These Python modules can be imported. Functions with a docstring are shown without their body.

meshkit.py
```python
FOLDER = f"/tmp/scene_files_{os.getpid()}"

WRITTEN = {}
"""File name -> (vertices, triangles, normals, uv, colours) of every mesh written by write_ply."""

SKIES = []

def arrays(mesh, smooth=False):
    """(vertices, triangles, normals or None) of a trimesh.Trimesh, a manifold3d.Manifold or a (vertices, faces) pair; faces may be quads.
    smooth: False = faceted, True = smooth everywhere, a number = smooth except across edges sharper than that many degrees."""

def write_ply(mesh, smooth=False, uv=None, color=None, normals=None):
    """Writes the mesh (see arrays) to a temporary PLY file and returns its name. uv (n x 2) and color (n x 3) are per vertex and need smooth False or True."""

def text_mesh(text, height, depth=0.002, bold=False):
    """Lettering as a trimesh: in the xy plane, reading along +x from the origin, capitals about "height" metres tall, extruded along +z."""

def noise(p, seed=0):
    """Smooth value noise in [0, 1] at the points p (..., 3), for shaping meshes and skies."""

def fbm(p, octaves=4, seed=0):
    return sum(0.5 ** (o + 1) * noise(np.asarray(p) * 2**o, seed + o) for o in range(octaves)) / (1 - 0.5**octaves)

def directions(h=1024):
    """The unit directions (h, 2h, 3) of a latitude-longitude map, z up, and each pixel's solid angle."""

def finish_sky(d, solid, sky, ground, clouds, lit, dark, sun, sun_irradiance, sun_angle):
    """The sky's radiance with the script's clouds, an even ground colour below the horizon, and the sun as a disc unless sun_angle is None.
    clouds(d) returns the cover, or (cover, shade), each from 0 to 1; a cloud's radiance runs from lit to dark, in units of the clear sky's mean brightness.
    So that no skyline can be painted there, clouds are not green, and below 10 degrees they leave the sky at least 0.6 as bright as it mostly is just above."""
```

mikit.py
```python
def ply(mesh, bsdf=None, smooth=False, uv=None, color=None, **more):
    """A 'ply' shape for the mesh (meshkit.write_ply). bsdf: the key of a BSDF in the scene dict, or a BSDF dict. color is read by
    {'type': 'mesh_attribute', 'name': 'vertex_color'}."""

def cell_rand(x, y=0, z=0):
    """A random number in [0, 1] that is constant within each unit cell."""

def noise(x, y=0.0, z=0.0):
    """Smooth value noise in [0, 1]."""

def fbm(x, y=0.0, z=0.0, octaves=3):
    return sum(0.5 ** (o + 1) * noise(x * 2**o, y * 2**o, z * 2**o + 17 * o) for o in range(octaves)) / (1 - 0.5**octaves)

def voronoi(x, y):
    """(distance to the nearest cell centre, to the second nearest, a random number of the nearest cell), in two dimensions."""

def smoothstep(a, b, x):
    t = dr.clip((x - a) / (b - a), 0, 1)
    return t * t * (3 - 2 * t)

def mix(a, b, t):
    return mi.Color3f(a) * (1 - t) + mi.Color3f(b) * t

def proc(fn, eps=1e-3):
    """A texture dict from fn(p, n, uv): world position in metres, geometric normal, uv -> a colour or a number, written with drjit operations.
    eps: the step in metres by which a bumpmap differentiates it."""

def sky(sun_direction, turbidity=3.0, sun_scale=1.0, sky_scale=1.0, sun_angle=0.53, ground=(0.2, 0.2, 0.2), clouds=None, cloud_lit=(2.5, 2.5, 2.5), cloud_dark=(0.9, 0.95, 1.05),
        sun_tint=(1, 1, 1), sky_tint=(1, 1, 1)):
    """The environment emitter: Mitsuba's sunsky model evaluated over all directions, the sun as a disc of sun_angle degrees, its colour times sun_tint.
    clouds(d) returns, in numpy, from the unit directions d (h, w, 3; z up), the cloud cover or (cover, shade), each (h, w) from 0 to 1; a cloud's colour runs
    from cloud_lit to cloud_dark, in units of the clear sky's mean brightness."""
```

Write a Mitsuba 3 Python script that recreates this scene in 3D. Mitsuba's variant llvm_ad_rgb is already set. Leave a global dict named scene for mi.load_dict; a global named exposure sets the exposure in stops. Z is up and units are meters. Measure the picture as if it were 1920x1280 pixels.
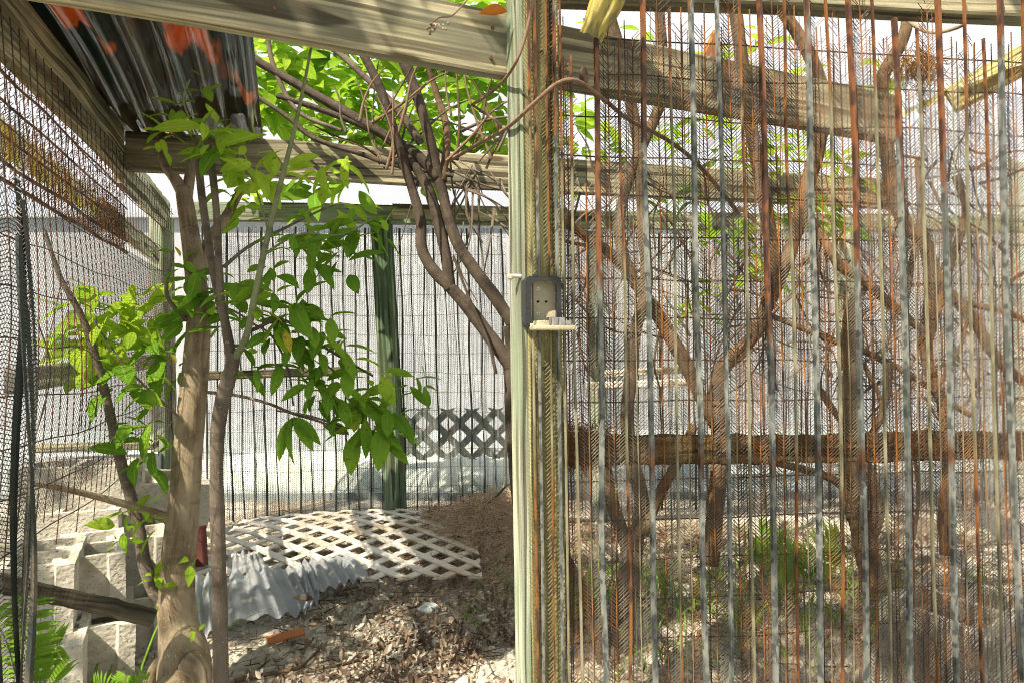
import math, random
import numpy as np, trimesh, drjit as dr, mitsuba as mi
import mikit, meshkit
from mikit import noise, fbm, cell_rand, smoothstep, mix, proc
from shapely.geometry import Polygon, box as sbox
import manifold3d as m3

# ------------------------------------------------------------------ camera, sky, exposure
CZ = 1.0                       # camera height; ground near z = 0
F = 1274.0                     # focal length in photograph pixels (1920 wide)
T = mi.ScalarTransform4f
scene, labels = {}, {}
scene['camera'] = {'type': 'perspective', 'fov': 2 * math.degrees(math.atan(960 / F)), 'fov_axis': 'x', 'near_clip': 0.05, 'far_clip': 300.0,
                   'to_world': T().look_at(origin=[0, 0, CZ], target=[0, 1, CZ], up=[0, 0, 1])}
exposure = 2.25


def clouds(d):
    n = meshkit.fbm(d * 3.0, 4, 5)
    return np.clip(0.55 + 0.9 * n, 0, 1), np.clip((n - 0.55) * 1.2, 0, 0.5)


scene['sky'] = mikit.sky([-0.42, -0.50, 0.76], turbidity=3, sun_scale=1.5, sky_scale=0.9, clouds=clouds, ground=(0.3, 0.3, 0.3), sun_tint=(0.96, 1.0, 1.05))

rng = np.random.default_rng(7)
rnd = random.Random(11)


def at(u, v, Y):
    """World point seen at photograph pixel (u, v) at distance Y along the view axis."""
    return np.array([(u - 960) / F * Y, Y, CZ + (640 - v) / F * Y])


# ------------------------------------------------------------------ scene helpers
count = {}


def numbered(name):
    n = count.get(name, 0)
    count[name] = n + 1
    return name if n == 0 else f'{name}_{n:03d}'


def tag(key, label=None, cat=None, group=None, kind=None):
    d = labels.setdefault(key, {})
    for k, v in (('label', label), ('category', cat), ('group', group), ('kind', kind)):
        if v:
            d[k] = v
    return key


def thing(name, label, cat, group=None, kind=None):
    return tag(numbered(name), label, cat, group, kind)


def put(key, mesh, bsdf, smooth=False, uv=None, tw=None, color=None):
    d = mesh if isinstance(mesh, dict) else mikit.ply(mesh, bsdf, smooth=smooth, uv=uv, color=color)
    if tw is not None:
        d = {**d, 'to_world': T(np.asarray(tw, float))}
    if isinstance(mesh, dict) and bsdf:
        d = {**d, 'bsdf': {'type': 'ref', 'id': bsdf}}
    scene[key] = d
    return key


def part(parent, name, mesh, bsdf, smooth=False, uv=None, tw=None, label=None, kind=None):
    key = numbered(parent + '__' + name)
    put(key, mesh, bsdf, smooth, uv, tw)
    if label or kind:
        tag(key, label, None, None, kind)
    return key


def solo(name, mesh, bsdf, label, cat, smooth=False, uv=None, group=None, kind=None, tw=None):
    return put(thing(name, label, cat, group, kind), mesh, bsdf, smooth, uv, tw)


def frame(x=None, y=None, z=None, o=(0, 0, 0), s=1.0):
    m = np.eye(4)
    m[:3, 0], m[:3, 1], m[:3, 2], m[:3, 3] = np.array(x) * s, np.array(y) * s, np.array(z) * s, o
    return m


def unit(v):
    v = np.asarray(v, float)
    return v / (np.linalg.norm(v) + 1e-12)


def rotz(a):
    c, s = math.cos(a), math.sin(a)
    return np.array([[c, -s, 0], [s, c, 0], [0, 0, 1.0]])


def euler(rx, ry, rz):
    cx, sx, cy, sy = math.cos(rx), math.sin(rx), math.cos(ry), math.sin(ry)
    return rotz(rz) @ np.array([[cy, 0, sy], [0, 1, 0], [-sy, 0, cy]]) @ np.array([[1, 0, 0], [0, cx, -sx], [0, sx, cx]])


def mat(R, o):
    m = np.eye(4)
    m[:3, :3], m[:3, 3] = R, o
    return m


def join(ms):
    vs, fs, n = [], [], 0
    for v, f in ms:
        vs.append(np.asarray(v)); fs.append(np.asarray(f) + n); n += len(v)
    return np.vstack(vs), np.vstack(fs)


def spline(p, n):
    """Catmull-Rom through the rows of p (any width)."""
    p = np.asarray(p, float)
    q = np.vstack([2 * p[0] - p[1], p, 2 * p[-1] - p[-2]])
    out = []
    for i in range(len(p) - 1):
        t = np.linspace(0, 1, n, endpoint=False)[:, None]
        a, b, c, d = q[i], q[i + 1], q[i + 2], q[i + 3]
        out.append(0.5 * ((2 * b) + (c - a) * t + (2 * a - 5 * b + 4 * c - d) * t**2 + (3 * b - a - 3 * c + d) * t**3))
    return np.vstack(out + [p[-1:]])


def tube(pts, radii, sides=8, rough=0.0, seed=0, caps=True):
    """(vertices, triangles), uv : a tapering tube; uv in metres (around, along)."""
    p = np.asarray(pts, float)
    r = np.broadcast_to(np.asarray(radii, float), (len(p),)).copy()
    t = np.gradient(p, axis=0)
    t /= np.linalg.norm(t, axis=1, keepdims=True) + 1e-12
    a = unit(np.cross(t[0], [0.3, 1, 0.2]))
    ring, n = [], len(p)
    for i in range(n):
        a = unit(a - t[i] * (a @ t[i]))
        b = np.cross(t[i], a)
        ang = np.arange(sides + 1) * 2 * np.pi / sides
        d = np.cos(ang)[:, None] * a + np.sin(ang)[:, None] * b
        ring.append(p[i] + r[i] * d)
    v = np.array(ring)
    if rough:
        q = v[:, :sides].reshape(-1, 3)
        k = 1 + rough * 2 * (meshkit.fbm(q * 14 + seed, 3, seed) - 0.5)
        k = k.reshape(n, sides)
        k = np.hstack([k, k[:, :1]])
        v = p[:, None] + (v - p[:, None]) * k[..., None]
    s = np.concatenate([[0], np.cumsum(np.linalg.norm(np.diff(p, axis=0), axis=1))])
    uv = np.stack([np.broadcast_to(np.arange(sides + 1) / sides * 2 * np.pi * r.mean(), (n, sides + 1)), np.broadcast_to(s[:, None], (n, sides + 1))], -1)
    S = sides + 1
    i, j = np.meshgrid(np.arange(n - 1), np.arange(sides), indexing='ij')
    a_, b_, c_, d_ = i * S + j, i * S + j + 1, (i + 1) * S + j + 1, (i + 1) * S + j
    f = np.vstack([np.stack([a_, b_, c_], -1).reshape(-1, 3), np.stack([a_, c_, d_], -1).reshape(-1, 3)])
    v, uv = v.reshape(-1, 3), uv.reshape(-1, 2)
    if caps:
        m = len(v)
        v = np.vstack([v, p[:1], p[-1:]]); uv = np.vstack([uv, [[0, 0]], [[0, s[-1]]]])
        k = np.arange(sides)
        f = np.vstack([f, np.stack([k + 1, k, 0 * k + m], 1), np.stack([(n - 1) * S + k, (n - 1) * S + k + 1, 0 * k + m + 1], 1)])
    return (v, f), uv


def prisms(A, B, r, sides=3):
    """Many straight thin bars at once, one mesh."""
    A, B = np.asarray(A, float), np.asarray(B, float)
    r = np.broadcast_to(np.asarray(r, float), (len(A),))
    t = B - A
    t /= np.linalg.norm(t, axis=1, keepdims=True) + 1e-12
    ref = np.where(np.abs(t[:, 1:2]) < 0.9, [0, 1.0, 0], [1.0, 0, 0])
    a = np.cross(t, ref)
    a /= np.linalg.norm(a, axis=1, keepdims=True)
    b = np.cross(t, a)
    ang = np.arange(sides) * 2 * np.pi / sides
    d = np.cos(ang)[None, :, None] * a[:, None] + np.sin(ang)[None, :, None] * b[:, None]
    v = np.concatenate([A[:, None] + d * r[:, None, None], B[:, None] + d * r[:, None, None]], 1)
    k = np.arange(sides); k2 = (k + 1) % sides
    f0 = np.vstack([np.stack([k, k2, k2 + sides], 1), np.stack([k, k2 + sides, k + sides], 1)])
    f = (f0[None] + (np.arange(len(A)) * 2 * sides)[:, None, None]).reshape(-1, 3)
    return v.reshape(-1, 3), f


def plank(p0, p1, w, h, up=(0, 0, 1), n=24, warp=0.004, ch=0.005, seed=0, ragged=0.0, uvoff=None):
    """A timber from p0 to p1 (centre line), h tall along 'up', w wide, with eased edges and a little warp. Returns mesh, uv."""
    p0, p1 = np.asarray(p0, float), np.asarray(p1, float)
    t = unit(p1 - p0); L = np.linalg.norm(p1 - p0)
    z = unit(np.asarray(up, float) - t * np.dot(up, t)); x = np.cross(z, t)
    a, b = w / 2, h / 2
    prof = [(-a + ch, -b), (a - ch, -b), (a, -b + ch), (a, b - ch), (a - ch, b), (-a + ch, b), (-a, b - ch), (-a, -b + ch)]
    # extra points along the tall faces, so that they can be uneven
    pr = []
    for i in range(8):
        q0, q1 = np.array(prof[i]), np.array(prof[(i + 1) % 8])
        k = max(1, int(np.linalg.norm(q1 - q0) / 0.03))
        pr += [q0 + (q1 - q0) * j / k for j in range(k)]
    pr.append(pr[0]); pr = np.array(pr)
    per = np.concatenate([[0], np.cumsum(np.linalg.norm(np.diff(pr, axis=0), axis=1))])
    s = np.linspace(0, L, n + 1)
    c = p0 + t * s[:, None] + x * (warp * (meshkit.noise(np.stack([s * 2.1 + seed, s * 0, s * 0 + 3.3], -1)) - 0.5))[:, None] * 2 + z * (warp * (meshkit.noise(np.stack([s * 1.7 + seed, s * 0 + 7.7, s * 0], -1)) - 0.5))[:, None] * 2
    v = c[:, None] + pr[None, :, :1] * x + pr[None, :, 1:] * z
    m = len(pr)
    if ragged:
        q = v.reshape(-1, 3)
        dv = (np.stack([meshkit.fbm(q * 22 + k * 9.1 + seed, 3, k) for k in range(3)], -1) - 0.5) * 2 * ragged
        v = (q + dv).reshape(v.shape); v[:, -1] = v[:, 0]
    uo = rnd.uniform(0, 40) if uvoff is None else uvoff
    uv = np.stack([np.broadcast_to(s[:, None] + uo, (n + 1, m)), np.broadcast_to(per[None] + uo * 0.37, (n + 1, m))], -1)
    i, j = np.meshgrid(np.arange(n), np.arange(m - 1), indexing='ij')
    a_, b_, c_, d_ = i * m + j, i * m + j + 1, (i + 1) * m + j + 1, (i + 1) * m + j
    f = np.vstack([np.stack([a_, c_, b_], -1).reshape(-1, 3), np.stack([a_, d_, c_], -1).reshape(-1, 3)])
    v, uv = v.reshape(-1, 3), uv.reshape(-1, 2)
    for ring, flip in ((0, 0), (n, 1)):
        k = len(v)
        rv = v[ring * m:(ring + 1) * m - 1]
        v = np.vstack([v, rv, rv.mean(0)[None]])
        uv = np.vstack([uv, (pr[:-1] * 0.2 + uo + ring), [[uo + ring, uo]]])
        i = np.arange(m - 1); i2 = (i + 1) % (m - 1)
        f = np.vstack([f, np.stack([k + (i if not flip else i2), k + (i2 if not flip else i), 0 * i + k + m - 1], 1)])
    return (v, f), uv


def rbox(sx, sy, sz, r=0.004, at_=(0, 0, 0), R=None):
    """Rounded box."""
    pts = []
    b = trimesh.creation.box((sx - 2 * r, sy - 2 * r, sz - 2 * r))
    ball = trimesh.creation.icosphere(1, r)
    pts = np.vstack([ball.vertices + c for c in b.vertices])
    h = trimesh.convex.convex_hull(pts)
    v = np.array(h.vertices)
    if R is not None:
        v = v @ np.asarray(R).T
    return v + np.asarray(at_, float), np.array(h.faces)


# ------------------------------------------------------------------ materials
def two(b):
    return {'type': 'twosided', 'b': b}


def bs(name, fn, rough=0.7, spec=0.3, bump=None, bscale=0.002, metallic=0.0, twosided=True, eps=1e-3, **kw):
    b = {'type': 'principled', 'base_color': proc(fn) if callable(fn) else {'type': 'rgb', 'value': list(fn)}, 'roughness': rough, 'specular': spec, **kw}
    if metallic:
        b['metallic'] = metallic
    if bump is not None:
        b = {'type': 'bumpmap', 't': proc(bump, eps), 'scale': bscale, 'b': b}
    scene[name] = two(b) if twosided else b


def wood(c0, c1, dark, moss=None, mossk=0.5):
    def fn(p, n, uv):
        x, y = uv.x, uv.y
        wob = 0.03 * fbm(x * 3.1, y * 9.0, 0.0, 2)
        g = fbm(x * 5.0, (y + wob) * 150.0, 2.0, 3)
        broad = fbm(x * 1.3, y * 16.0, 5.0, 3)
        line = smoothstep(0.62, 0.74, noise(x * 2.2, (y + wob) * 95.0, 9.0))
        c = mix(c0, c1, smoothstep(0.36, 0.62, broad))
        c = c * (0.28 + 1.45 * g)
        kd, _, kr = mikit.voronoi(x * 1.9, y * 7.0)
        knot = smoothstep(0.10, 0.05, kd) * smoothstep(0.45, 0.5, kr)
        c = mix(c, mi.Color3f(0.09, 0.065, 0.035) * (0.7 + 0.6 * g), knot * 0.85)
        c = mix(c, dark, line * 0.75)
        if moss is not None:
            c = mix(c, moss, smoothstep(mossk, mossk + 0.2, fbm(x * 7.0, y * 24.0, 11.0, 3)) * 0.6)
        crack = smoothstep(0.80, 0.84, noise(x * 1.6, (y + wob) * 60.0, 21.0))
        return mix(c, mi.Color3f(0.03, 0.025, 0.015), crack * 0.8)
    return fn


def woodbump(p, n, uv):
    x, y = uv.x, uv.y
    wob = 0.03 * fbm(x * 3.1, y * 9.0, 0.0, 2)
    return fbm(x * 5.0, (y + wob) * 150.0, 2.0, 3) - 0.8 * smoothstep(0.80, 0.84, noise(x * 1.6, (y + wob) * 60.0, 21.0))


bs('wood_beam', wood((0.38, 0.35, 0.235), (0.23, 0.22, 0.145), (0.09, 0.08, 0.05), (0.17, 0.175, 0.13), 0.5), 0.75, 0.2, woodbump, 0.0016)
bs('wood_green', wood((0.32, 0.35, 0.27), (0.19, 0.225, 0.165), (0.10, 0.09, 0.05), (0.20, 0.26, 0.17), 0.5), 0.75, 0.2, woodbump, 0.0016)
bs('wood_olive', wood((0.40, 0.37, 0.17), (0.29, 0.28, 0.13), (0.12, 0.09, 0.04), (0.14, 0.14, 0.05), 0.5), 0.8, 0.2, woodbump, 0.0016)
bs('wood_moss', wood((0.15, 0.21, 0.14), (0.08, 0.125, 0.075), (0.02, 0.02, 0.015), (0.05, 0.07, 0.03), 0.45), 0.85, 0.15, woodbump, 0.0016)
bs('wood_rot', wood((0.20, 0.13, 0.05), (0.09, 0.06, 0.03), (0.02, 0.015, 0.01), (0.06, 0.05, 0.03), 0.45), 0.9, 0.1, woodbump, 0.003)
bs('wood_dark', wood((0.16, 0.14, 0.09), (0.07, 0.065, 0.045), (0.015, 0.013, 0.01), (0.03, 0.028, 0.02), 0.42), 0.85, 0.15, woodbump, 0.002)
bs('wood_white', wood((0.62, 0.60, 0.52), (0.48, 0.46, 0.38), (0.2, 0.15, 0.1), (0.28, 0.22, 0.15), 0.58), 0.75, 0.2, woodbump, 0.001)


def bark(c0, c1, spot, sp=0.84):
    def fn(p, n, uv):
        a = fbm(p.x * 22.0, p.y * 22.0, p.z * 9.0, 4)
        b = fbm(uv.x * 90.0, uv.y * 14.0, 3.0, 3)
        s = smoothstep(sp, sp + 0.06, noise(uv.x * 420.0, uv.y * 330.0, 7.0))
        ring = smoothstep(0.70, 0.82, noise(uv.x * 6.0, uv.y * 70.0, 4.0))
        c = mix(c0, c1, smoothstep(0.3, 0.7, 0.5 * a + 0.5 * b))
        c = c * (0.7 + 0.6 * b) * (1 - 0.25 * ring)
        return mix(c, spot, s * 0.7)
    return fn


def barkbump(p, n, uv):
    return fbm(uv.x * 90.0, uv.y * 22.0, 3.0, 3) + 0.5 * noise(uv.x * 6.0, uv.y * 70.0, 4.0)


bs('bark_tan', bark((0.34, 0.28, 0.19), (0.13, 0.098, 0.058), (0.42, 0.36, 0.27)), 0.8, 0.2, barkbump, 0.002)
bs('bark_grey', bark((0.17, 0.14, 0.11), (0.085, 0.07, 0.052), (0.3, 0.27, 0.22)), 0.75, 0.25, barkbump, 0.0015)
bs('bark_dark', bark((0.10, 0.08, 0.06), (0.042, 0.034, 0.027), (0.18, 0.15, 0.12)), 0.8, 0.2, barkbump, 0.0025)
bs('bark_brown', bark((0.17, 0.112, 0.062), (0.055, 0.038, 0.022), (0.22, 0.17, 0.11)), 0.8, 0.2, barkbump, 0.0025)
bs('stem_green', bark((0.20, 0.22, 0.12), (0.13, 0.16, 0.08), (0.33, 0.33, 0.24)), 0.6, 0.3)
bs('vine_brown', bark((0.24, 0.16, 0.11), (0.14, 0.09, 0.06), (0.3, 0.22, 0.16)), 0.75, 0.2)


def rustfn(k0, grey, orange, brown, lo=0.42):
    def fn(p, n, uv):
        col = cell_rand(p.x * 38.0 + 0.3 * p.y, 3.0, k0)
        f = fbm(p.x * 9.0, p.z * 3.0 + k0, p.y * 3.0, 3)
        top = smoothstep(0.25, 0.85, p.z - CZ)
        r = smoothstep(lo, lo + 0.2, 0.55 * f + 0.35 * col + 0.22 * top)
        fine = fbm(p.x * 240.0, p.z * 240.0, p.y * 200.0, 2)
        c = mix(orange, brown, smoothstep(0.35, 0.65, fbm(p.x * 60.0, p.z * 24.0, 5.0, 3)))
        return mix(mi.Color3f(grey) * (0.6 + 0.8 * fine), c * (0.7 + 0.6 * fine), r)
    return fn


bs('lath_metal', rustfn(1.0, (0.115, 0.10, 0.07), (0.15, 0.062, 0.016), (0.035, 0.018, 0.011), 0.36), 0.6, 0.3)
bs('lath_olive', rustfn(1.0, (0.17, 0.155, 0.08), (0.20, 0.11, 0.03), (0.07, 0.04, 0.02), 0.60), 0.6, 0.3)
bs('lath_grey', rustfn(2.0, (0.085, 0.088, 0.088), (0.1, 0.045, 0.016), (0.04, 0.02, 0.012), 0.66), 0.55, 0.4)
bs('lath_rust', rustfn(3.0, (0.2, 0.18, 0.12), (0.22, 0.088, 0.02), (0.06, 0.028, 0.015), 0.26), 0.65, 0.3)


def galv(p, n, uv):
    fl = 0.5 * fbm(p.x * 60.0, p.z * 9.0, p.y * 60.0, 3) + 0.5 * fbm(p.x * 130.0, p.z * 70.0, p.y * 60.0, 2)
    spot = smoothstep(0.60, 0.70, fbm(p.x * 130.0, p.z * 60.0, 8.0, 2))
    c = mix((0.20, 0.215, 0.20), (0.08, 0.095, 0.09), smoothstep(0.35, 0.65, fl))
    c = mix(c, mi.Color3f(0.04, 0.048, 0.048), spot * 0.8)
    h = p.z - CZ + 0.9 * (noise(p.x * 17.0, 1.0, 2.0) - 0.5) + 0.5 * (fbm(p.x * 21.0, p.z * 4.0, 2.0, 3) - 0.5) + 0.22 * (fbm(p.x * 160.0, p.z * 30.0, 6.0, 2) - 0.5)
    r = smoothstep(0.36, 0.47, h)
    low = smoothstep(0.06, 0.0, dr.abs(p.z - CZ + 0.27)) * smoothstep(0.45, 0.6, noise(p.x * 23.0, p.z * 9.0, 1.0))
    rc = mix((0.17, 0.065, 0.022), (0.05, 0.022, 0.014), smoothstep(0.35, 0.65, fbm(p.x * 90.0, p.z * 30.0, 3.0, 3)))
    return mix(c, rc, dr.maximum(r, low * 0.9))


def olive_rib(p, n, uv):
    fl = fbm(p.x * 60.0, p.z * 25.0, p.y * 60.0, 3)
    c = mix((0.24, 0.23, 0.15), (0.12, 0.115, 0.07), smoothstep(0.3, 0.7, fl))
    k = cell_rand(p.x * 21.0, 4.0, 2.0)
    h = p.z - CZ + 0.4 * (fbm(p.x * 21.0, p.z * 2.5, 2.0, 3) - 0.5) + 0.5 * (k - 0.5)
    low = smoothstep(-0.2, -0.35, p.z - CZ) * smoothstep(0.55, 0.62, k)
    rc = mix((0.19, 0.078, 0.022), (0.06, 0.026, 0.014), smoothstep(0.35, 0.65, fbm(p.x * 90.0, p.z * 30.0, 3.0, 3)))
    return mix(c, rc, dr.maximum(smoothstep(0.3, 0.42, h), low))


bs('lath_silver', lambda p, n, uv: mix((0.20, 0.21, 0.22), (0.07, 0.075, 0.075), smoothstep(0.35, 0.65, 0.5 * cell_rand(p.x * 95.0, 1.0, 1.0) + 0.5 * fbm(p.x * 20.0, p.z * 4.0, 1.0, 3))), 0.5, 0.5)
bs('rib_galvanised', galv, 0.5, 0.5)
bs('rib_olive', olive_rib, 0.6, 0.4)
bs('wire_dark', lambda p, n, uv: mix((0.05, 0.04, 0.035), (0.13, 0.06, 0.035), smoothstep(0.4, 0.6, fbm(p.x * 11.0, p.z * 11.0, p.y * 9.0, 3))), 0.6, 0.4)
bs('rib_black', lambda p, n, uv: mix((0.025, 0.035, 0.03), (0.10, 0.09, 0.07), smoothstep(0.45, 0.7, fbm(p.x * 40.0, p.z * 9.0, 3.0, 3))), 0.6, 0.4)


def leaf_fn(base, alt, vein):
    def fn(p, n, uv):
        x, y = uv.x, uv.y
        mid = smoothstep(0.055, 0.02, dr.abs(y))
        k = x * 9.0 - dr.abs(y) * 3.2
        side = smoothstep(0.10, 0.02, dr.abs(k - dr.floor(k) - 0.5)) * 0.35
        v = fbm(p.x * 5.0, p.y * 5.0, p.z * 5.0, 2)
        c = mix(base, alt, smoothstep(0.35, 0.65, v)) * (0.85 + 0.3 * fbm(x * 14.0, y * 14.0, 3.0, 2))
        c = mix(c, vein, dr.maximum(mid, side) * 0.7)
        spot = smoothstep(0.80, 0.86, noise(p.x * 110.0, p.y * 110.0, p.z * 110.0))
        return mix(c, mi.Color3f(0.16, 0.10, 0.03), spot * 0.5)
    return fn


def leafb(name, base, alt, vein, trans=1.0):
    scene[name] = {'type': 'principledthin', 'base_color': proc(leaf_fn(base, alt, vein)), 'roughness': 0.27, 'spec_trans': 0.0, 'diff_trans': trans, 'eta': 1.4}


leafb('leaf_green', (0.13, 0.29, 0.025), (0.21, 0.38, 0.035), (0.30, 0.42, 0.10), 0.85)
leafb('leaf_deep', (0.12, 0.26, 0.025), (0.19, 0.35, 0.033), (0.20, 0.32, 0.07), 0.6)
leafb('leaf_lime', (0.26, 0.46, 0.03), (0.40, 0.58, 0.05), (0.45, 0.55, 0.16), 1.1)
leafb('leaf_yellow', (0.50, 0.42, 0.05), (0.55, 0.48, 0.08), (0.5, 0.45, 0.15), 0.9)
leafb('grass_green', (0.13, 0.27, 0.03), (0.22, 0.36, 0.05), (0.2, 0.35, 0.06), 0.7)
bs('litter_brown', lambda p, n, uv: mix(mix((0.09, 0.06, 0.042), (0.31, 0.24, 0.175), cell_rand(p.x * 31.0, p.y * 31.0, 2.0)), (0.48, 0.44, 0.37), smoothstep(0.66, 0.76, noise(p.x * 27.0, p.y * 27.0, 3.0))), 0.8, 0.2)
bs('straw', lambda p, n, uv: mix((0.34, 0.23, 0.15), (0.50, 0.38, 0.27), cell_rand(p.x * 41.0, p.y * 41.0, 2.0)), 0.85, 0.15)
bs('fibre', lambda p, n, uv: mix((0.30, 0.16, 0.04), (0.09, 0.05, 0.02), cell_rand(p.x * 141.0, p.y * 141.0, p.z * 90.0)), 0.9, 0.1)


def soil(p, n, uv):
    a = fbm(p.x * 2.2, p.y * 2.2, 1.0, 4)
    b = fbm(p.x * 60.0, p.y * 60.0, 4.0, 3)
    c = mix((0.40, 0.375, 0.32), (0.22, 0.19, 0.145), smoothstep(0.45, 0.68, a))
    return c * (0.55 + 0.9 * b)


bs('soil', soil, 0.9, 0.1, lambda p, n, uv: fbm(p.x * 60.0, p.y * 60.0, 4.0, 3), 0.02)
bs('stone_grain', lambda p, n, uv: mix((0.60, 0.55, 0.45), (0.44, 0.39, 0.30), cell_rand(p.x * 45.0, p.y * 45.0, 1.0)) * (0.7 + 0.5 * fbm(p.x * 160.0, p.y * 160.0, p.z * 160.0, 2)), 0.9, 0.15)


def concrete(p, n, uv):
    a = fbm(p.x * 4.0, p.y * 4.0, p.z * 4.0, 3)
    b = noise(p.x * 190.0, p.y * 190.0, p.z * 190.0)
    c = mix((0.52, 0.50, 0.43), (0.37, 0.36, 0.30), smoothstep(0.35, 0.65, a)) * (0.75 + 0.4 * fbm(p.x * 70.0, p.y * 70.0, p.z * 70.0, 2))
    c = mix(c, mi.Color3f(0.10, 0.095, 0.08), smoothstep(0.80, 0.86, b) * 0.8)
    m = smoothstep(0.62, 0.78, fbm(p.x * 7.0, p.y * 7.0, p.z * 5.0 + 9.0, 3))
    return mix(c, mi.Color3f(0.17, 0.16, 0.08), m * 0.6)


bs('concrete', concrete, 0.9, 0.15, lambda p, n, uv: fbm(p.x * 120.0, p.y * 120.0, p.z * 120.0, 3), 0.004)
bs('white_plastic', lambda p, n, uv: mix(mix((0.58, 0.56, 0.52), (0.42, 0.37, 0.29), smoothstep(0.5, 0.75, fbm(p.x * 7.0, p.y * 7.0, 3.0, 4))), (0.42, 0.32, 0.22), smoothstep(0.64, 0.78, fbm(p.x * 40.0, p.y * 40.0, 1.0, 3)) * 0.6 + 0.5 * smoothstep(-0.45, -0.2, p.x)), 0.5, 0.4)
bs('patio_slab', lambda p, n, uv: mi.Color3f(0.27, 0.31, 0.315) * (0.75 + 0.35 * fbm(p.x * 3.0, p.y * 3.0, 2.0, 4)), 0.9, 0.1)
bs('green_paint', lambda p, n, uv: mix((0.24, 0.29, 0.26), (0.36, 0.41, 0.38), fbm(p.x * 30.0, p.y * 30.0, p.z * 30.0, 3)), 0.7, 0.2)
bs('stucco', lambda p, n, uv: mi.Color3f(0.43, 0.455, 0.49) * (0.8 + 0.3 * noise(p.x * 1.7, p.z * 0.6, 3.0)) * (0.88 + 0.12 * fbm(p.x * 3.0, p.y * 3.0, p.z * 3.0, 4)), 0.9, 0.1)
bs('siding', lambda p, n, uv: mi.Color3f(0.52, 0.60, 0.52) * (0.8 + 0.3 * fbm(p.x * 2.0, p.y * 2.0, p.z * 18.0, 3)), 0.7, 0.2)
bs('pale_tank', lambda p, n, uv: mi.Color3f(0.55, 0.62, 0.58) * (0.8 + 0.3 * fbm(p.x * 2.0, p.y * 2.0, p.z * 6.0, 3)), 0.6, 0.3)
scene['clear_sheet'] = {'type': 'principledthin', 'base_color': {'type': 'rgb', 'value': [0.50, 0.54, 0.58]}, 'roughness': 0.06, 'spec_trans': 0.35, 'diff_trans': 0.5, 'eta': 1.5}


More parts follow.
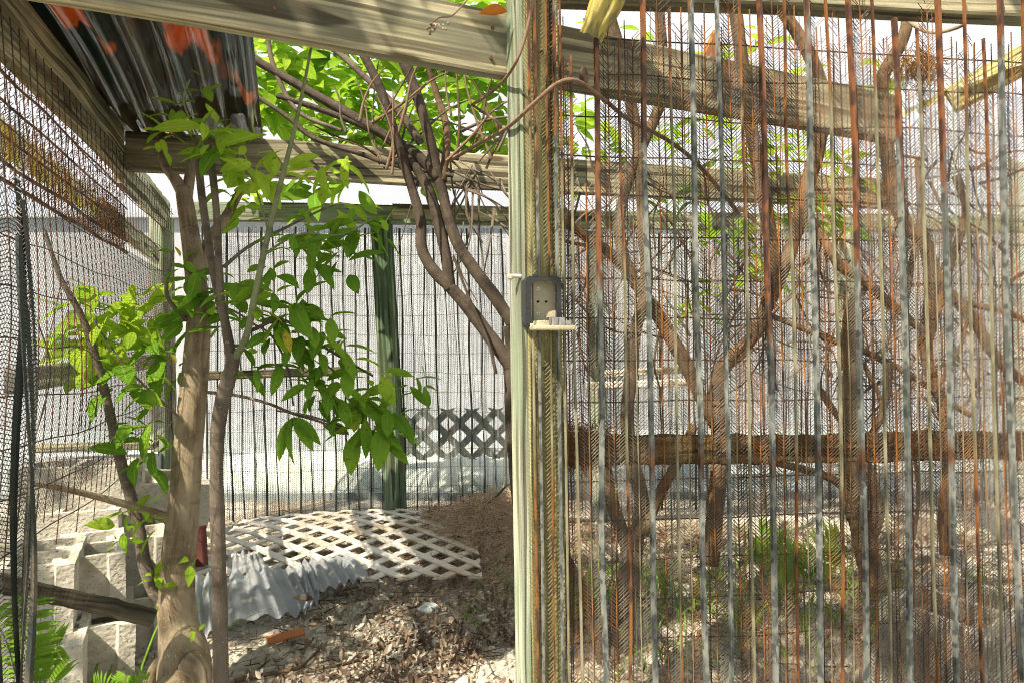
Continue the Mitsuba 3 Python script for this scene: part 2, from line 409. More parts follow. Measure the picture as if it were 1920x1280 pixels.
def smoke(p, n, uv):
    w = p.x + 0.34 * p.y
    g = 0.0
    for cx, cy, r in ((-0.845, 1.82, 0.10), (-1.075, 1.60, 0.09), (-1.03, 1.68, 0.06), (-0.80, 1.62, 0.08), (-0.83, 2.1, 0.06), (-1.12, 2.25, 0.05)):
        g = g + dr.exp(-(dr.square((p.x - cx) * 1.7) + dr.square((p.y - cy) * 0.8)) / (r * r))
    s = smoothstep(0.36, 0.62, g * (0.15 + 1.5 * fbm(w * 70.0, p.y * 7.0, 1.0, 3))) * 0.9
    b = mix((0.003, 0.022, 0.02), (0.035, 0.027, 0.016), smoothstep(0.42, 0.6, fbm(w * 24.0, p.y * 0.8, 7.0, 2)))
    return mix(b, (0.75, 0.14, 0.02), s)


bs('smoked_sheet', smoke, 0.04, 0.9, clearcoat=0.6, clearcoat_gloss=0.95)
scene['yellow_sheet'] = {'type': 'principledthin', 'base_color': proc(lambda p, n, uv: mix((0.46, 0.43, 0.10), (0.62, 0.62, 0.54), smoothstep(0.4, 0.6, fbm(p.x * 16.0, p.y * 16.0, p.z * 16.0, 3)))), 'roughness': 0.3, 'spec_trans': 0.0, 'diff_trans': 0.9, 'eta': 1.45}
bs('olive_plastic', lambda p, n, uv: mix((0.34, 0.29, 0.06), (0.13, 0.12, 0.06), smoothstep(0.35, 0.65, fbm(p.x * 60.0, p.y * 60.0, p.z * 12.0, 3))), 0.4, 0.4)
bs('orange_plastic', (0.50, 0.17, 0.02), 0.4, 0.4)
bs('black_plastic', lambda p, n, uv: mi.Color3f(0.022, 0.024, 0.026) * (0.7 + 0.6 * fbm(p.x * 300.0, p.y * 300.0, p.z * 300.0, 2)), 0.5, 0.4)
bs('beige_metal', lambda p, n, uv: mix((0.50, 0.46, 0.32), (0.40, 0.37, 0.25), fbm(p.x * 60.0, p.y * 60.0, p.z * 60.0, 3)), 0.45, 0.5)
bs('steel', (0.55, 0.53, 0.48), 0.3, 0.5, metallic=0.7)
bs('brass', (0.65, 0.42, 0.10), 0.3, 0.5, metallic=0.8)
bs('hole_black', (0.01, 0.01, 0.01), 0.9, 0.1)
bs('brown_wood', lambda p, n, uv: mix((0.40, 0.15, 0.05), (0.26, 0.10, 0.04), fbm(p.x * 30.0, p.y * 9.0, 1.0, 3)), 0.7, 0.3)
bs('red_wood', lambda p, n, uv: mix((0.12, 0.035, 0.03), (0.06, 0.02, 0.018), fbm(p.x * 60.0, p.y * 60.0, p.z * 9.0, 3)), 0.7, 0.3)

# ------------------------------------------------------------------ ground
def gz(x, y):
    x, y = np.asarray(x, float), np.asarray(y, float)
    q = np.stack([x * 1.4, y * 1.4, 0 * x], -1)
    z = 0.05 * (meshkit.fbm(q, 3, 3) - 0.5) + 0.015 * (meshkit.fbm(q * 9, 2, 4) - 0.5)
    z = z + 0.07 * np.exp(-((x + 0.75) / 0.75) ** 2 - ((y - 3.3) / 0.55) ** 2)
    z = z + 0.14 * np.exp(-((x + 0.10) / 0.45) ** 2 - ((y - 3.4) / 0.45) ** 2)
    return z - 0.02


def axis(lo, hi, a, b, fine, coarse):
    return np.unique(np.round(np.concatenate([np.arange(lo, a, coarse), np.arange(a, b, fine), np.arange(b, hi + coarse, coarse)]), 4))


gx, gy = axis(-30, 30, -2.8, 2.8, 0.035, 0.9), axis(-6, 60, 1.2, 4.6, 0.035, 0.9)
GX, GY = np.meshgrid(gx, gy, indexing='ij')
gv = np.stack([GX, GY, gz(GX, GY)], -1).reshape(-1, 3)
i, j = np.meshgrid(np.arange(len(gx) - 1), np.arange(len(gy) - 1), indexing='ij')
n_ = len(gy)
gf = np.stack([i * n_ + j, (i + 1) * n_ + j, (i + 1) * n_ + j + 1, i * n_ + j + 1], -1).reshape(-1, 4)
put('ground', (gv, gf), 'soil', smooth=True)
tag('ground', 'pale coral gravel soil under the trees', None, None, 'structure')


def scatter_mesh(tv, tf, O, R, S, tuv=None):
    """Copies of a template: origins O (n,3), rotations R (n,3,3), sizes S (n,)."""
    v = np.einsum('nij,kj->nki', R, tv) * np.asarray(S)[:, None, None] + O[:, None]
    f = (tf[None] + (np.arange(len(O)) * len(tv))[:, None, None]).reshape(-1, 3)
    uv = None if tuv is None else np.tile(tuv, (len(O), 1))
    return (v.reshape(-1, 3), f), uv


def rots(n, tilt):
    return np.array([euler(rng.normal(0, tilt), rng.normal(0, tilt), rng.uniform(0, 6.283)) for _ in range(n)])


# gravel
ico = trimesh.creation.icosahedron()
iv = ico.vertices * [1, 0.8, 0.62]
iv = iv * (0.8 + 0.4 * meshkit.noise(ico.vertices * 2.0)[:, None])
n = 26000
px, py = rng.uniform(-2.2, 2.3, n), 1.25 + 2.6 * rng.random(n) ** 1.25
keep = (meshkit.fbm(np.stack([px * 2, py * 2, 0 * px], -1), 3, 9) > 0.38 + 0.12 * rng.random(n)) & ((px < 0.0) | (rng.random(n) < 0.4))
px, py = px[keep], py[keep]
s = 0.0045 + 0.011 * rng.random(len(px)) ** 3
gm, _ = scatter_mesh(iv, np.array(ico.faces), np.stack([px, py, gz(px, py) + s * 0.25], -1), rots(len(px), 0.5), s)
solo('gravel', gm, 'stone_grain', 'small pale coral gravel scattered over the ground', 'gravel', kind='stuff')
# larger pale stones, each its own
iv2 = trimesh.creation.icosphere(2)
SL = ['pale round stone beside the thin standing twig', 'low pale stone just right of the round one', 'cream coloured stone right of the brown wood offcut', 'largest lumpy pale stone at the bottom near the post', 'lumpy stone touching the largest one near the post', 'pale stone before the torn plastic end',
      'small pale stone below the wood offcut', 'pale stone at the corner of the torn plastic sheet', 'pale stone before the right half of the lattice', 'pale stone at the foot of the brush heap', 'small pale stone right of the sapling foot', 'pale stone under the sagging plastic edge',
      'pale stone on the ground behind the screen, right one of two', 'pale stone on the ground behind the screen, left one of two', 'small pale stone in the brown leaf litter']
for k, (u, v, Y, s) in enumerate([(672, 1182, 2.32, .016), (705, 1190, 2.3, .012), (640, 1205, 2.26, .011), (872, 1268, 2.03, .022), (905, 1266, 2.04, .016), (620, 1150, 2.45, .012), (545, 1232, 2.15, .010),
                                  (600, 1120, 2.6, .012), (760, 1140, 2.5, .014), (930, 1075, 2.75, .013), (465, 1225, 2.2, .012), (500, 1145, 2.45, .014), (1340, 1262, 2.06, .018), (1290, 1258, 2.05, .016), (830, 1190, 2.3, .010)]):
    p = at(u, v, Y); p[2] = gz(p[0], p[1]) + s * 0.4
    q = iv2.vertices * [1.2, 0.9, 0.75]
    q = q * (0.72 + 0.56 * meshkit.fbm(iv2.vertices * 1.6 + k * 5.1, 3, k)[:, None])
    solo('stone', (q * s + p, np.array(iv2.faces)), 'stone_grain', SL[k], 'stone', smooth=True, group='loose stones on the gravel')


# ------------------------------------------------------------------ leaves
def leaf_template(fold=0.22, curl=0.25, w=0.24, seg=6, obov=0.6):
    t = np.linspace(0, 1, seg + 1)
    hw = w * np.sin(np.pi * np.clip(t, 0, 1) ** (0.75 + 0.45 * obov)) ** 0.8
    hw[0], hw[-1] = 0.015, 0.004
    z0 = -curl * t**2
    v, uv = [], []
    for k in range(seg + 1):
        for sgn in (-1, 0, 1):
            v.append([t[k] - 0.04 * abs(sgn) * hw[k], sgn * hw[k], z0[k] + abs(sgn) * hw[k] * fold])
            uv.append([t[k], sgn * 0.5])
    f = []
    for k in range(seg):
        a = 3 * k
        for c in (0, 1):
            f += [[a + c, a + 3 + c, a + 4 + c], [a + c, a + 4 + c, a + 1 + c]]
    # stalk
    return np.array(v), np.array(f), np.array(uv)


LV = [leaf_template(0.25, 0.22, 0.22), leaf_template(0.35, 0.42, 0.24), leaf_template(0.15, 0.08, 0.20), leaf_template(0.3, 0.3, 0.17, obov=0.3)]
LP = {}
for b in ('leaf_green', 'leaf_deep', 'leaf_lime', 'leaf_yellow'):
    for k, (v, f, uv) in enumerate(LV):
        LP[b, k] = mikit.ply((v, f), b, smooth=True, uv=uv)


def leaf_frame(o, d, L, up=(0, 0, 1), roll=0.0):
    d = unit(d)
    y = unit(np.cross(up, d) + 1e-6)
    z = np.cross(d, y)
    y, z = y * math.cos(roll) + z * math.sin(roll), z * math.cos(roll) - y * math.sin(roll)
    return frame(d, y, z, o, L)


class Leaves:
    """Leaves of one tree; the 290 that show largest become parts, the rest one mass."""
    def __init__(self, tree):
        self.tree, self.items = tree, []

    def add(self, m, b, k):
        self.items.append((m, b, k))

    def cluster(self, c, n, L, axis=(0, -0.3, 0.6), b=None, spread=1.0, droop=0.3, twig=0.0):
        """A whorl of n leaves about the twig tip c."""
        c = np.asarray(c, float)
        ax = unit(axis)
        e1 = unit(np.cross(ax, [0.31, 0.87, 0.2])); e2 = np.cross(ax, e1)
        n = int(round(n * 1.45))
        for i in range(n):
            a = i * 2.399 + rnd.uniform(-0.4, 0.4)
            el = rnd.uniform(0.0, 0.55)
            d = (e1 * math.cos(a) + e2 * math.sin(a)) * spread + ax * el - np.array([0, 0, 1]) * droop * rnd.uniform(0.2, 1.4)
            L_ = L * 1.02
            size = L_ * rnd.uniform(0.5, 1.25)
            o = c - ax * (0.012 * i) + unit(d) * L * 0.12 + np.array([rnd.gauss(0, 1), rnd.gauss(0, 1), rnd.gauss(0, 1)]) * L * 0.08
            bb = b or rnd.choice(['leaf_green'] * 5 + ['leaf_deep'] * 3 + ['leaf_lime'] * 2)
            self.add(leaf_frame(o, d, size, roll=rnd.gauss(0, 0.5)), bb, rnd.randrange(4))

    def build(self, most=290):
        def seen(it):
            m = it[0]
            p = m[:3, 3]
            if p[1] < 0.3:
                return 0
            u, v = p[0] / p[1] * F + 960, 640 - (p[2] - CZ) / p[1] * F
            return np.linalg.norm(m[:3, 0]) / p[1] * (1 if -30 < u < 1950 and -30 < v < 1310 else 0.001)
        its = sorted(self.items, key=lambda x: -seen(x))
        for m, b, k in its[:most]:
            part(self.tree, 'leaf', LP[b, k], None, tw=m)
        rest = its[most:]
        for b in sorted({x[1] for x in rest}):
            vs, us = [], []
            ms = [(m, k) for m, bb, k in rest if bb == b]
            fs, n0 = [], 0
            for m, k in ms:
                v, f, uv = LV[k]
                vs.append(v @ m[:3, :3].T + m[:3, 3]); fs.append(f + n0); us.append(uv); n0 += len(v)
            part(self.tree, 'foliage', (np.vstack(vs), np.vstack(fs)), b, smooth=True, uv=np.vstack(us), kind='stuff')


def limb(tree, name, pts, widths, b, sides=8, n=8, rough=0.06, label=None):
    """pts: list of (u, v, Y) seen in the photograph; widths in pixels there."""
    P = np.array([at(*p) for p in pts])
    w = np.interp(np.linspace(0, 1, len(pts)), np.linspace(0, 1, len(widths)), widths)
    r = np.array([wi * p[2] / F / 2 for wi, p in zip(w, pts)])
    q = spline(np.hstack([P, r[:, None]]), n)
    m, uv = tube(q[:, :3], np.maximum(q[:, 3], 0.0012), sides, rough, seed=rnd.randrange(99))
    return part(tree, name, m, b, smooth=True, uv=uv, label=label)


# ------------------------------------------------------------------ timber frame
def beam(name, a, b, w, h, bsdf, label, cat='beam', **kw):
    m, uv = plank(a, b, w, h, **kw)
    return solo(name, m, bsdf, label, cat, uv=uv)


ZB = CZ + 0.62                                            # underside of the rafters
fd = unit([1, 0.442, 0])
fb0 = np.array([-0.012, 1.60, 0])
beam('roof_beam', fb0 - fd * 1.15 + [0, 0, ZB + .07], fb0 + fd * 1.32 + [0, 0, ZB + .075], 0.042, 0.145, 'wood_beam', 'weathered timber beam with sun dapples running from upper left to the post', n=40, warp=0.003)
m0, m1 = np.array([-1.40, 2.47, ZB + .07]), np.array([1.9, 3.30, ZB + .09])
beam('roof_beam', m0, m1, 0.04, 0.142, 'wood_beam', 'weathered timber beam behind the saplings, under the smoked roof sheet', n=40)
beam('roof_beam', [-1.72, 3.56, ZB + .06], [0.3, 3.72, ZB + .06], 0.04, 0.10, 'wood_green', 'pale grey green beam along the top of the back mesh wall', n=40)
m, uv = plank([-0.62, 3.52, ZB + .055], [0.02, 3.60, ZB + .05], 0.022, 0.075, n=20)
solo('batten', m, 'wood_beam', 'short brown batten fixed across the right part of the back wall beam', 'batten', uv=uv)
beam('roof_beam', [-0.02, 3.80, ZB + .06], [3.1, 3.95, ZB + .06], 0.04, 0.10, 'wood_green', 'grey beam along the top of the back wall behind the rib mesh screen', n=40)
beam('roof_beam', [0.09, 1.60, CZ + .83], [1.5, 1.70, CZ + .83], 0.06, 0.07, 'wood_beam', 'brown timber plate along the top of the rusty mesh screen', n=40)

nailm = trimesh.creation.cylinder(0.004, 0.006, sections=10)
nd = np.array([-fd[1], fd[0], 0])
Rn = np.stack([fd, [0, 0, 1], -nd], 1)
for a_, z_ in ((-0.05, .03), (-0.045, .10), (-0.52, .05), (-0.53, .115), (0.12, .04), (0.13, .11)):
    part('roof_beam', 'nail', (nailm.vertices @ Rn.T + fb0 + fd * a_ - nd * 0.0225 + [0, 0, ZB + z_], nailm.faces), 'wire_dark')

# front post, turned and leaning a little
pc = at(1003, 640, 1.545)
ang = math.radians(20)
py_ = np.array([-math.sin(ang), math.cos(ang), 0])
lean = np.array([0.014, 0, 1]); lean /= lean[2]


def on_post(dx, z, dy=0.0):
    """A point on the post's front face: dx to the right, z relative to the eye, dy out towards the viewer."""
    c = np.array([pc[0], pc[1], CZ]) + np.array([-0.014, 0, 1]) * z
    return c + np.array([math.cos(ang), math.sin(ang), 0]) * dx - py_ * (0.045 + dy)


P0, P1 = pc + np.array([0.014 * 1.05, 0, -1.05]), pc + np.array([-0.014 * 1.0, 0, 1.0])
m, uv = plank(P0, P1, 0.089, 0.092, up=py_, n=60, warp=0.002, seed=5)
post = thing('timber_post', 'square green grey timber post carrying the black key box', 'post')
part(post, 'post', m, 'wood_green', uv=uv)
m, uv = plank(P0 - py_ * 0.0495 + [0.004, 0.002, 0], P1 - py_ * 0.0495 + [0.004, 0.002, 0], 0.080, 0.006, up=py_, n=50, warp=0.001, ch=0.001, seed=6)
part(post, 'facing_board', m, 'wood_olive', uv=uv, label='olive yellow front face under the mesh')
nail = trimesh.creation.cylinder(0.0045, 0.004, sections=10)
for dx, v in ((0.004, 100), (-.012, 175), (.012, 350), (.0, 690), (.012, 875), (-.008, 1005), (.006, 1045), (.012, 1230)):
    c = on_post(dx, (640 - v) / F * 1.5, 0.0085)
    R = np.stack([[math.cos(ang), math.sin(ang), 0], [0, 0, 1], -py_], 1)
    part(post, 'nail', (nail.vertices @ R.T + c, nail.faces), 'wire_dark')

# other posts
def postat(u, Y, w, v0, z1, b, label, lean_px=0.0, rot=0.1):
    a = at(u, 640, Y)
    lo, hi = a.copy(), a.copy()
    lo[2] = float(gz(a[0], a[1])) - 0.05; hi[2] = z1
    k = lean_px
    lo[0] += k * (CZ - lo[2]); hi[0] -= k * (hi[2] - CZ)
    m, uv = plank(lo, hi, w, w, up=(math.sin(rot), math.cos(rot), 0), n=50, warp=0.003, seed=int(u))
    return solo('timber_post', m, b, label, 'post', uv=uv)


postat(727, 3.63, 0.092, 0, ZB + .02, 'wood_moss', 'mossy green post in the middle of the back mesh wall', 0.05, 0.25)
postat(306, 3.42, 0.085, 0, ZB, 'wood_green', 'flaking pale green corner post at the far end of the left wall', 0.012, 0.3)
postat(1590, 3.86, 0.09, 0, ZB, 'wood_green', 'dim grey post of the back wall behind the mesh screen', 0.015, 0.2)
postat(1120, 3.86, 0.09, 0, ZB, 'wood_green', 'pale green post of the back wall just right of the front post', 0.02, 0.2)

# ------------------------------------------------------------------ rib lath
def strands(P, x_edges, tops, bots, pitch, r, jit=0.0012, gap=0.02, depth=0.004, slope=1.0):
    """Herringbone strands. P(x, z, d) maps wall coordinates to world; between neighbouring edges lies one half bay whose strands fall
    to the right (even) or to the left (odd)."""
    A, B = [], []
    for k in range(len(x_edges) - 1):
        x0, x1 = x_edges[k], x_edges[k + 1]
        z = np.arange(bots[k], tops[k], pitch)
        z = z + rng.normal(0, 0.0006, len(z))
        drop = abs(x1 - x0) * slope
        keep = rng.random(len(z)) > gap
        keep &= ~((z > tops[k] - 0.10) & (rng.random(len(z)) < 0.45))
        z = z[keep]
        za, zb = (z + drop, z) if k % 2 == 0 else (z, z + drop)
        cut = np.where((z > tops[k] - 0.12) & (rng.random(len(z)) < 0.5), rng.uniform(0.3, 0.9, len(z)), 1.0)
        xa, xb = np.full(len(z), x0), x0 + (x1 - x0) * cut
        if k % 2 == 0:      # keep them hanging on the mid line
            xa, xb = x1 - (x1 - x0) * cut, np.full(len(z), x1)
            za = zb + (za - zb) * cut
        else:
            zb = za + (zb - za) * cut
        A.append(P(xa, za, rng.normal(0, jit, len(z)) + depth * (k % 2)))
        B.append(P(xb, zb, rng.normal(0, jit, len(z)) + depth * ((k + 1) % 2)))
    return prisms(np.vstack(A), np.vstack(B), r)


def rib_mesh(P, x, z0, z1, w, d, n=40, wob=0.002, seed=0):
    """A folded V rib standing proud of the sheet."""
    z = np.linspace(z0, z1, n)
    o = wob * 2 * (meshkit.noise(np.stack([z * 3.0 + seed * 7.3, 0 * z, 0 * z], -1)) - 0.5)
    prof = [(-w / 2, 0.0), (-w * 0.32, -d), (w * 0.32, -d), (w / 2, 0.0), (w * 0.25, 0.0015), (-w * 0.25, 0.0015)]
    V = np.stack([P(x + o + a, z, b) for a, b in prof], 1)
    m = len(prof)
    i, j = np.meshgrid(np.arange(n - 1), np.arange(m), indexing='ij')
    a_, b_, c_, d_ = i * m + j, i * m + (j + 1) % m, (i + 1) * m + (j + 1) % m, (i + 1) * m + j
    return V.reshape(-1, 3), np.stack([a_, b_, c_, d_], -1).reshape(-1, 4)


# --- the front screen, right of the post
SY0, SK = 1.492, 0.115                                  # plane: Y = SY0 + SK * x


def PS(x, z, d=0.0):
    x, z = np.asarray(x, float) + 0 * np.asarray(z, float), np.asarray(z, float) + 0 * np.asarray(x, float)
    xx = x - z * (0.013 + 0.016 * x)
    bow = 0.012 * np.sin(x * 5.1 + 0.8) * np.cos(z * 2.2)
    return np.stack([xx, SY0 + SK * x + bow + d, CZ + z], -1)


def sx(u):
    k = (u - 960) / F
    return k * SY0 / (1 - SK * k)


def zv(v, x):
    return (640 - v) / F * (SY0 + SK * x)


scr = thing('mesh_screen', 'rusty ribbed metal lath screen filling the right half of the frame', 'screen')
ribs = [(1081, 0, 105), (1126, 1, 70), (1172, 0, 72), (1217, 1, -30), (1268, 0, 20), (1309, 1, -30), (1358, 2, -30), (1399, 0, -30), (1440, 1, -30), (1483, 0, -30), (1524, 1, -30), (1565, 0, -30),
        (1607, 1, -30), (1651, 0, -30), (1692, 1, 36), (1737, 0, 55), (1776, 1, -30), (1823, 0, -30), (1860, 0, 74), (1895, 1, -30), (1934, 0, -30)]
for k, (u, big, top) in enumerate(ribs):
    x = sx(u)
    w, d = {0: (0.0068, 0.006), 1: (0.0135, 0.010), 2: (0.0105, 0.008)}[big]
    part(scr, 'rib', rib_mesh(PS, x, -1.02, zv(top, x), w, d, seed=k, wob=0.0045), 'rib_galvanised' if big else 'rib_olive')
edges = []
us = [1045] + [r[0] for r in ribs]
for a, b in zip(us[:-1], us[1:]):
    edges += [sx(a) + 0.003, sx((a + b) / 2)]
edges.append(sx(us[-1]))
bt = [105, 330, 60, 90, 0, 40, 20, -20, 30, -20, -30, 10, 30, 0, 60, 180, 20, 120, 70, 170, 110]
bt = bt + [60] * 9
tops, bots = [], []
for k in range(len(edges) - 1):
    tops.append(zv(bt[k // 2] + rnd.uniform(-25, 45), edges[k])); bots.append(-1.02 + rnd.uniform(0, .01))
part(scr, 'mesh', strands(PS, edges, tops, bots, 0.0080, 0.00085), 'lath_metal', kind='stuff')
# thin standing strands at the middle of each bay and near the ribs
for k in range(len(edges) - 1):
    if k % 2 == 1:
        x = edges[k]
        z1 = tops[k] + rnd.uniform(-0.02, 0.06)
        p = spline(PS(x + rng.normal(0, 0.0012, 9), np.linspace(-1.02, z1, 9), -0.001), 4)
        m, uv = tube(p, 0.0015, 4, caps=False)
        part(scr, 'strand', m, 'lath_rust', smooth=True)
    x = 0.5 * (edges[k] + edges[k + 1]) + rnd.uniform(-.002, .002)
    p = spline(PS(x + rng.normal(0, 0.001, 7), np.linspace(-1.02, tops[k] - 0.01, 7), 0.003), 4)
    m, uv = tube(p, 0.0009, 3, caps=False)
    part(scr, 'strand', m, 'lath_metal', smooth=True)

e2, t2, b2 = [], [], []
for k in range(0, len(edges) - 1):
    e2.append(edges[k] + 0.011)
e2.append(edges[-1] + 0.011)
t2 = [t - 0.05 if (edges[k] > sx(1330) and edges[k] < sx(1450)) or edges[k] > sx(1600) or edges[k] < sx(1180) else -5 for k, t in enumerate(tops)]
part(scr, 'mesh', strands(lambda x, z, d=0.0: PS(x, z, np.asarray(d) + 0.035), e2, t2, bots, 0.0098, 0.0009), 'lath_grey', kind='stuff')

# --- lath over the post
strip = thing('mesh_strip', 'narrow strip of ribbed metal lath nailed over the post face', 'mesh strip')


def PP(x, z, d=0.0):
    x, z = np.asarray(x, float) + 0 * np.asarray(z, float), np.asarray(z, float) + 0 * np.asarray(x, float)
    c = np.array([pc[0], pc[1], CZ]) + np.array([-0.014, 0, 1]) * z[..., None]
    return c + np.array([math.cos(ang), math.sin(ang), 0]) * x[..., None] - py_ * (0.0625 - d)[..., None] if np.ndim(d) else c + np.array([math.cos(ang), math.sin(ang), 0]) * x[..., None] - py_ * (0.0625 - d)


for k, (x, w, b) in enumerate([(-.030, .004, 'rib_olive'), (-.016, .006, 'rib_galvanised'), (.010, .0025, 'rib_olive'), (.030, .007, 'rib_galvanised'), (.044, .004, 'rib_olive')]):
    part(strip, 'rib', rib_mesh(PP, x, -1.02, 0.9, w, 0.006, seed=40 + k, wob=0.001), b)
ed = [-.046, -.031, -.016, -.002, .010, .020, .030, .037, .046]
part(strip, 'mesh', strands(PP, ed, [0.9] * 8, [-1.02] * 8, 0.0092, 0.00075, depth=0.002), 'lath_olive', kind='stuff')

# --- welded wire behind the screen
def wire(parent, pts, r, b='wire_dark', n=4, sides=4, name='wire'):
    m, uv = tube(spline(pts, n), r, sides, caps=False)
    return part(parent, name, m, b, smooth=True)


grid = thing('wire_mesh', 'dark welded wire mesh hung right behind the rusty lath screen', 'wire mesh')
for v in (64, 131, 213, 287, 362, 440, 522, 597, 677, 755, 835, 905, 982, 1058, 1135, 1212):
    y0 = 640 + (v - 640) * 1.0
    x = np.linspace(0.06, 1.45, 12)
    z = (640 - y0) / F * 1.66 + rng.normal(0, 0.002, 12)
    wire(grid, np.stack([x, 1.655 + 0.13 * x + rng.normal(0, .003, 12), CZ + z], -1), 0.0018)
for x in np.arange(0.09, 1.45, 0.0505):
    z = np.linspace(-1.0, 0.80, 9)
    wire(grid, np.stack([x - 0.016 * z + rng.normal(0, .0015, 9), 1.658 + 0.13 * x + 0 * z, CZ + z], -1), 0.0013)

# --- rail behind the screen
m, uv = plank([0.10, 1.70, CZ - .27], [1.5, 1.83, CZ - .275], 0.04, 0.072, n=90, warp=0.005, ragged=0.010, seed=3)
solo('screen_rail', m, 'wood_rot', 'rotten dark brown rail running level behind the mesh screen', 'rail', uv=uv)
n = 1500
c = at(1090, 838, 1.69)
o = c + rng.normal(0, 1, (n, 3)) * [0.034, 0.016, 0.026]
d = rng.normal(0, 1, (n, 3)); d /= np.linalg.norm(d, axis=1, keepdims=True)
solo('fibre_clump', prisms(o, o + d * 0.024, 0.0011), 'fibre', 'clump of brown coir fibre packed on the rail beside the post', 'fibre clump')

# --- back wall
def back_wall(key, x0, x1, Yf, z1, rib_step, label_prefix):
    def PB(x, z, d=0.0):
        x, z = np.asarray(x, float) + 0 * np.asarray(z, float), np.asarray(z, float) + 0 * np.asarray(x, float)
        return np.stack([x - 0.022 * z * (1 if x0 < -.5 else .6) + 0.004 * np.sin(z * 9 + x * 31), Yf(x) + d + 0.01 * np.sin(x * 7), CZ + z], -1)
    xs = np.arange(x0, x1, rib_step)
    for k, x in enumerate(xs):
        big = k % 3 == 0
        part(key, 'rib', rib_mesh(PB, x, -0.97, z1, 0.011 if big else 0.007, 0.006, n=20, seed=k, wob=0.003), 'rib_black')
    ed = []
    for x in xs:
        ed += [x, x + rib_step / 2]
    hx = np.arange(x0, x1, 0.0105)
    hx = hx + rng.normal(0, 0.0015, len(hx))
    hA, hB = [], []
    for a in np.linspace(-0.97, z1, 9)[:-1]:
        dz = (z1 + 0.97) / 8
        on = rng.random(len(hx)) < 0.85
        hA.append(PB(hx[on], a, 0.004)); hB.append(PB(hx[on], a + dz, 0.004))
    part(key, 'strand', prisms(np.vstack(hA), np.vstack(hB), 0.0015), 'lath_silver', kind='stuff')
    part(key, 'mesh', strands(PB, ed, [z1] * len(ed), [-0.97] * len(ed), 0.0105, 0.00085, gap=0.05), 'lath_grey', kind='stuff')
    zs = np.arange(-0.9, z1, 0.105)
    for z in zs:
        x = np.linspace(x0, x1, 14)
        wire(key, PB(x, z + 0.010 * np.sin(x * 3.3 + z * 5) + rng.normal(0, .003, 14), -0.03), 0.0012)
    for x in np.arange(x0 + 0.02, x1, 0.155):
        z = np.linspace(-0.95, z1, 7)
        wire(key, PB(x + rng.normal(0, .004, 7), z, -0.032), 0.0014, 'rib_black')


bw = thing('mesh_wall', 'grey ribbed lath wall at the back of the cage, left of the post', 'mesh wall')
back_wall(bw, -1.72, -0.02, lambda x: 3.66 + 0.06 * (x + 1.7), 0.62, 0.062, '')
bw2 = thing('mesh_wall', 'pale ribbed lath wall at the back, seen through the rusty screen', 'mesh wall')
back_wall(bw2, 0.06, 2.95, lambda x: 3.88 + 0.04 * x, 0.62, 0.066, '')

# ------------------------------------------------------------------ left wall
LD = unit([-0.34, 1, 0])


def lw(Y, z, d=0.0):
    """Point on the left wall at depth Y; d moves into the cage."""
    Y, z = np.asarray(Y, float) + 0 * np.asarray(z, float), np.asarray(z, float) + 0 * np.asarray(Y, float)
    return np.stack([-1.07 - 0.34 * (Y - 1.43) + d * 0.947, Y + d * 0.322, CZ + z], -1)


m, uv = plank(lw(1.12, .685), lw(2.44, .685), 0.036, 0.17, n=40, seed=9)
solo('wall_plate', m, 'wood_beam', 'pale brown top board of the left wall under the smoked sheet', 'board', uv=uv)
m, uv = plank(lw(2.44, .645), lw(3.5, .64), 0.03, 0.15, n=40, seed=12, ragged=0.006)
solo('wall_plate', m, 'wood_white', 'white flaking rotten board at the far top of the left wall', 'board', uv=uv)
m, uv = plank(lw(2.3, .44, -.02), lw(3.3, .42, -.02), 0.02, 0.09, n=40, seed=14, ragged=0.008)
solo('wall_plate', m, 'wood_white', 'lower flaking white board with rust holes on the left wall', 'board', uv=uv)
m, uv = plank(lw(1.62, -.09, -.05), lw(3.40, -.095, -.05), 0.03, 0.065, n=40, seed=15)
solo('wall_rail', m, 'wood_white', 'weathered pale rail at mid height outside the left wall', 'rail', uv=uv)
m, uv = plank(at(70, 838, 3.15), at(292, 832, 3.25), 0.10, 0.030, n=20, seed=16, ragged=0.003)
solo('wall_rail', m, 'wood_beam', 'low brown board on the wall top above the concrete blocks', 'board', uv=uv)
m, uv = plank(at(40, 872, 3.25), at(300, 868, 3.35), 0.06, 0.10, n=12)
solo('low_wall', m, 'stucco', 'low white wall under the brown board behind the blocks', 'low wall', uv=uv)

# upper rusty lath of the left wall with a yellow sheet outside
up = thing('lath_panel', 'rust streaked lath panel high on the left wall', 'mesh panel')
PL = lambda x, z, d=0.0: lw(x, z, np.asarray(d) * -1.0)
ed = list(np.arange(1.30, 2.56, 0.0135))
part(up, 'mesh', strands(PL, ed, [0.6] * len(ed), [0.33] * len(ed), 0.0062, 0.0010, gap=0.12), 'lath_rust', kind='stuff')
for k, z in enumerate((0.335, 0.375, 0.43, 0.50, 0.56)):
    p = lw(np.linspace(1.3, 2.56, 8), z + rng.normal(0, .003, 8), 0.004)
    m, uv = tube(spline(p, 4), 0.0045 if k < 2 else 0.003, 5)
    part(up, 'rib', m, 'lath_rust', smooth=True)
yy = np.linspace(1.25, 2.45, 60)
zz = np.linspace(0.42, 0.53, 6)
YY, ZZ = np.meshgrid(yy, zz, indexing='ij')
V = lw(YY, ZZ, -0.06 + 0.012 * np.sin(YY * 2 * np.pi / 0.07) + 0.02 * np.sin(ZZ * 20)).reshape(-1, 3)
i, j = np.meshgrid(np.arange(59), np.arange(5), indexing='ij')
solo('yellow_panel', (V, np.stack([i * 6 + j, (i + 1) * 6 + j, (i + 1) * 6 + j + 1, i * 6 + j + 1], -1).reshape(-1, 4)), 'yellow_sheet', 'sun yellowed corrugated plastic strip outside the left wall top', 'plastic panel', smooth=True)
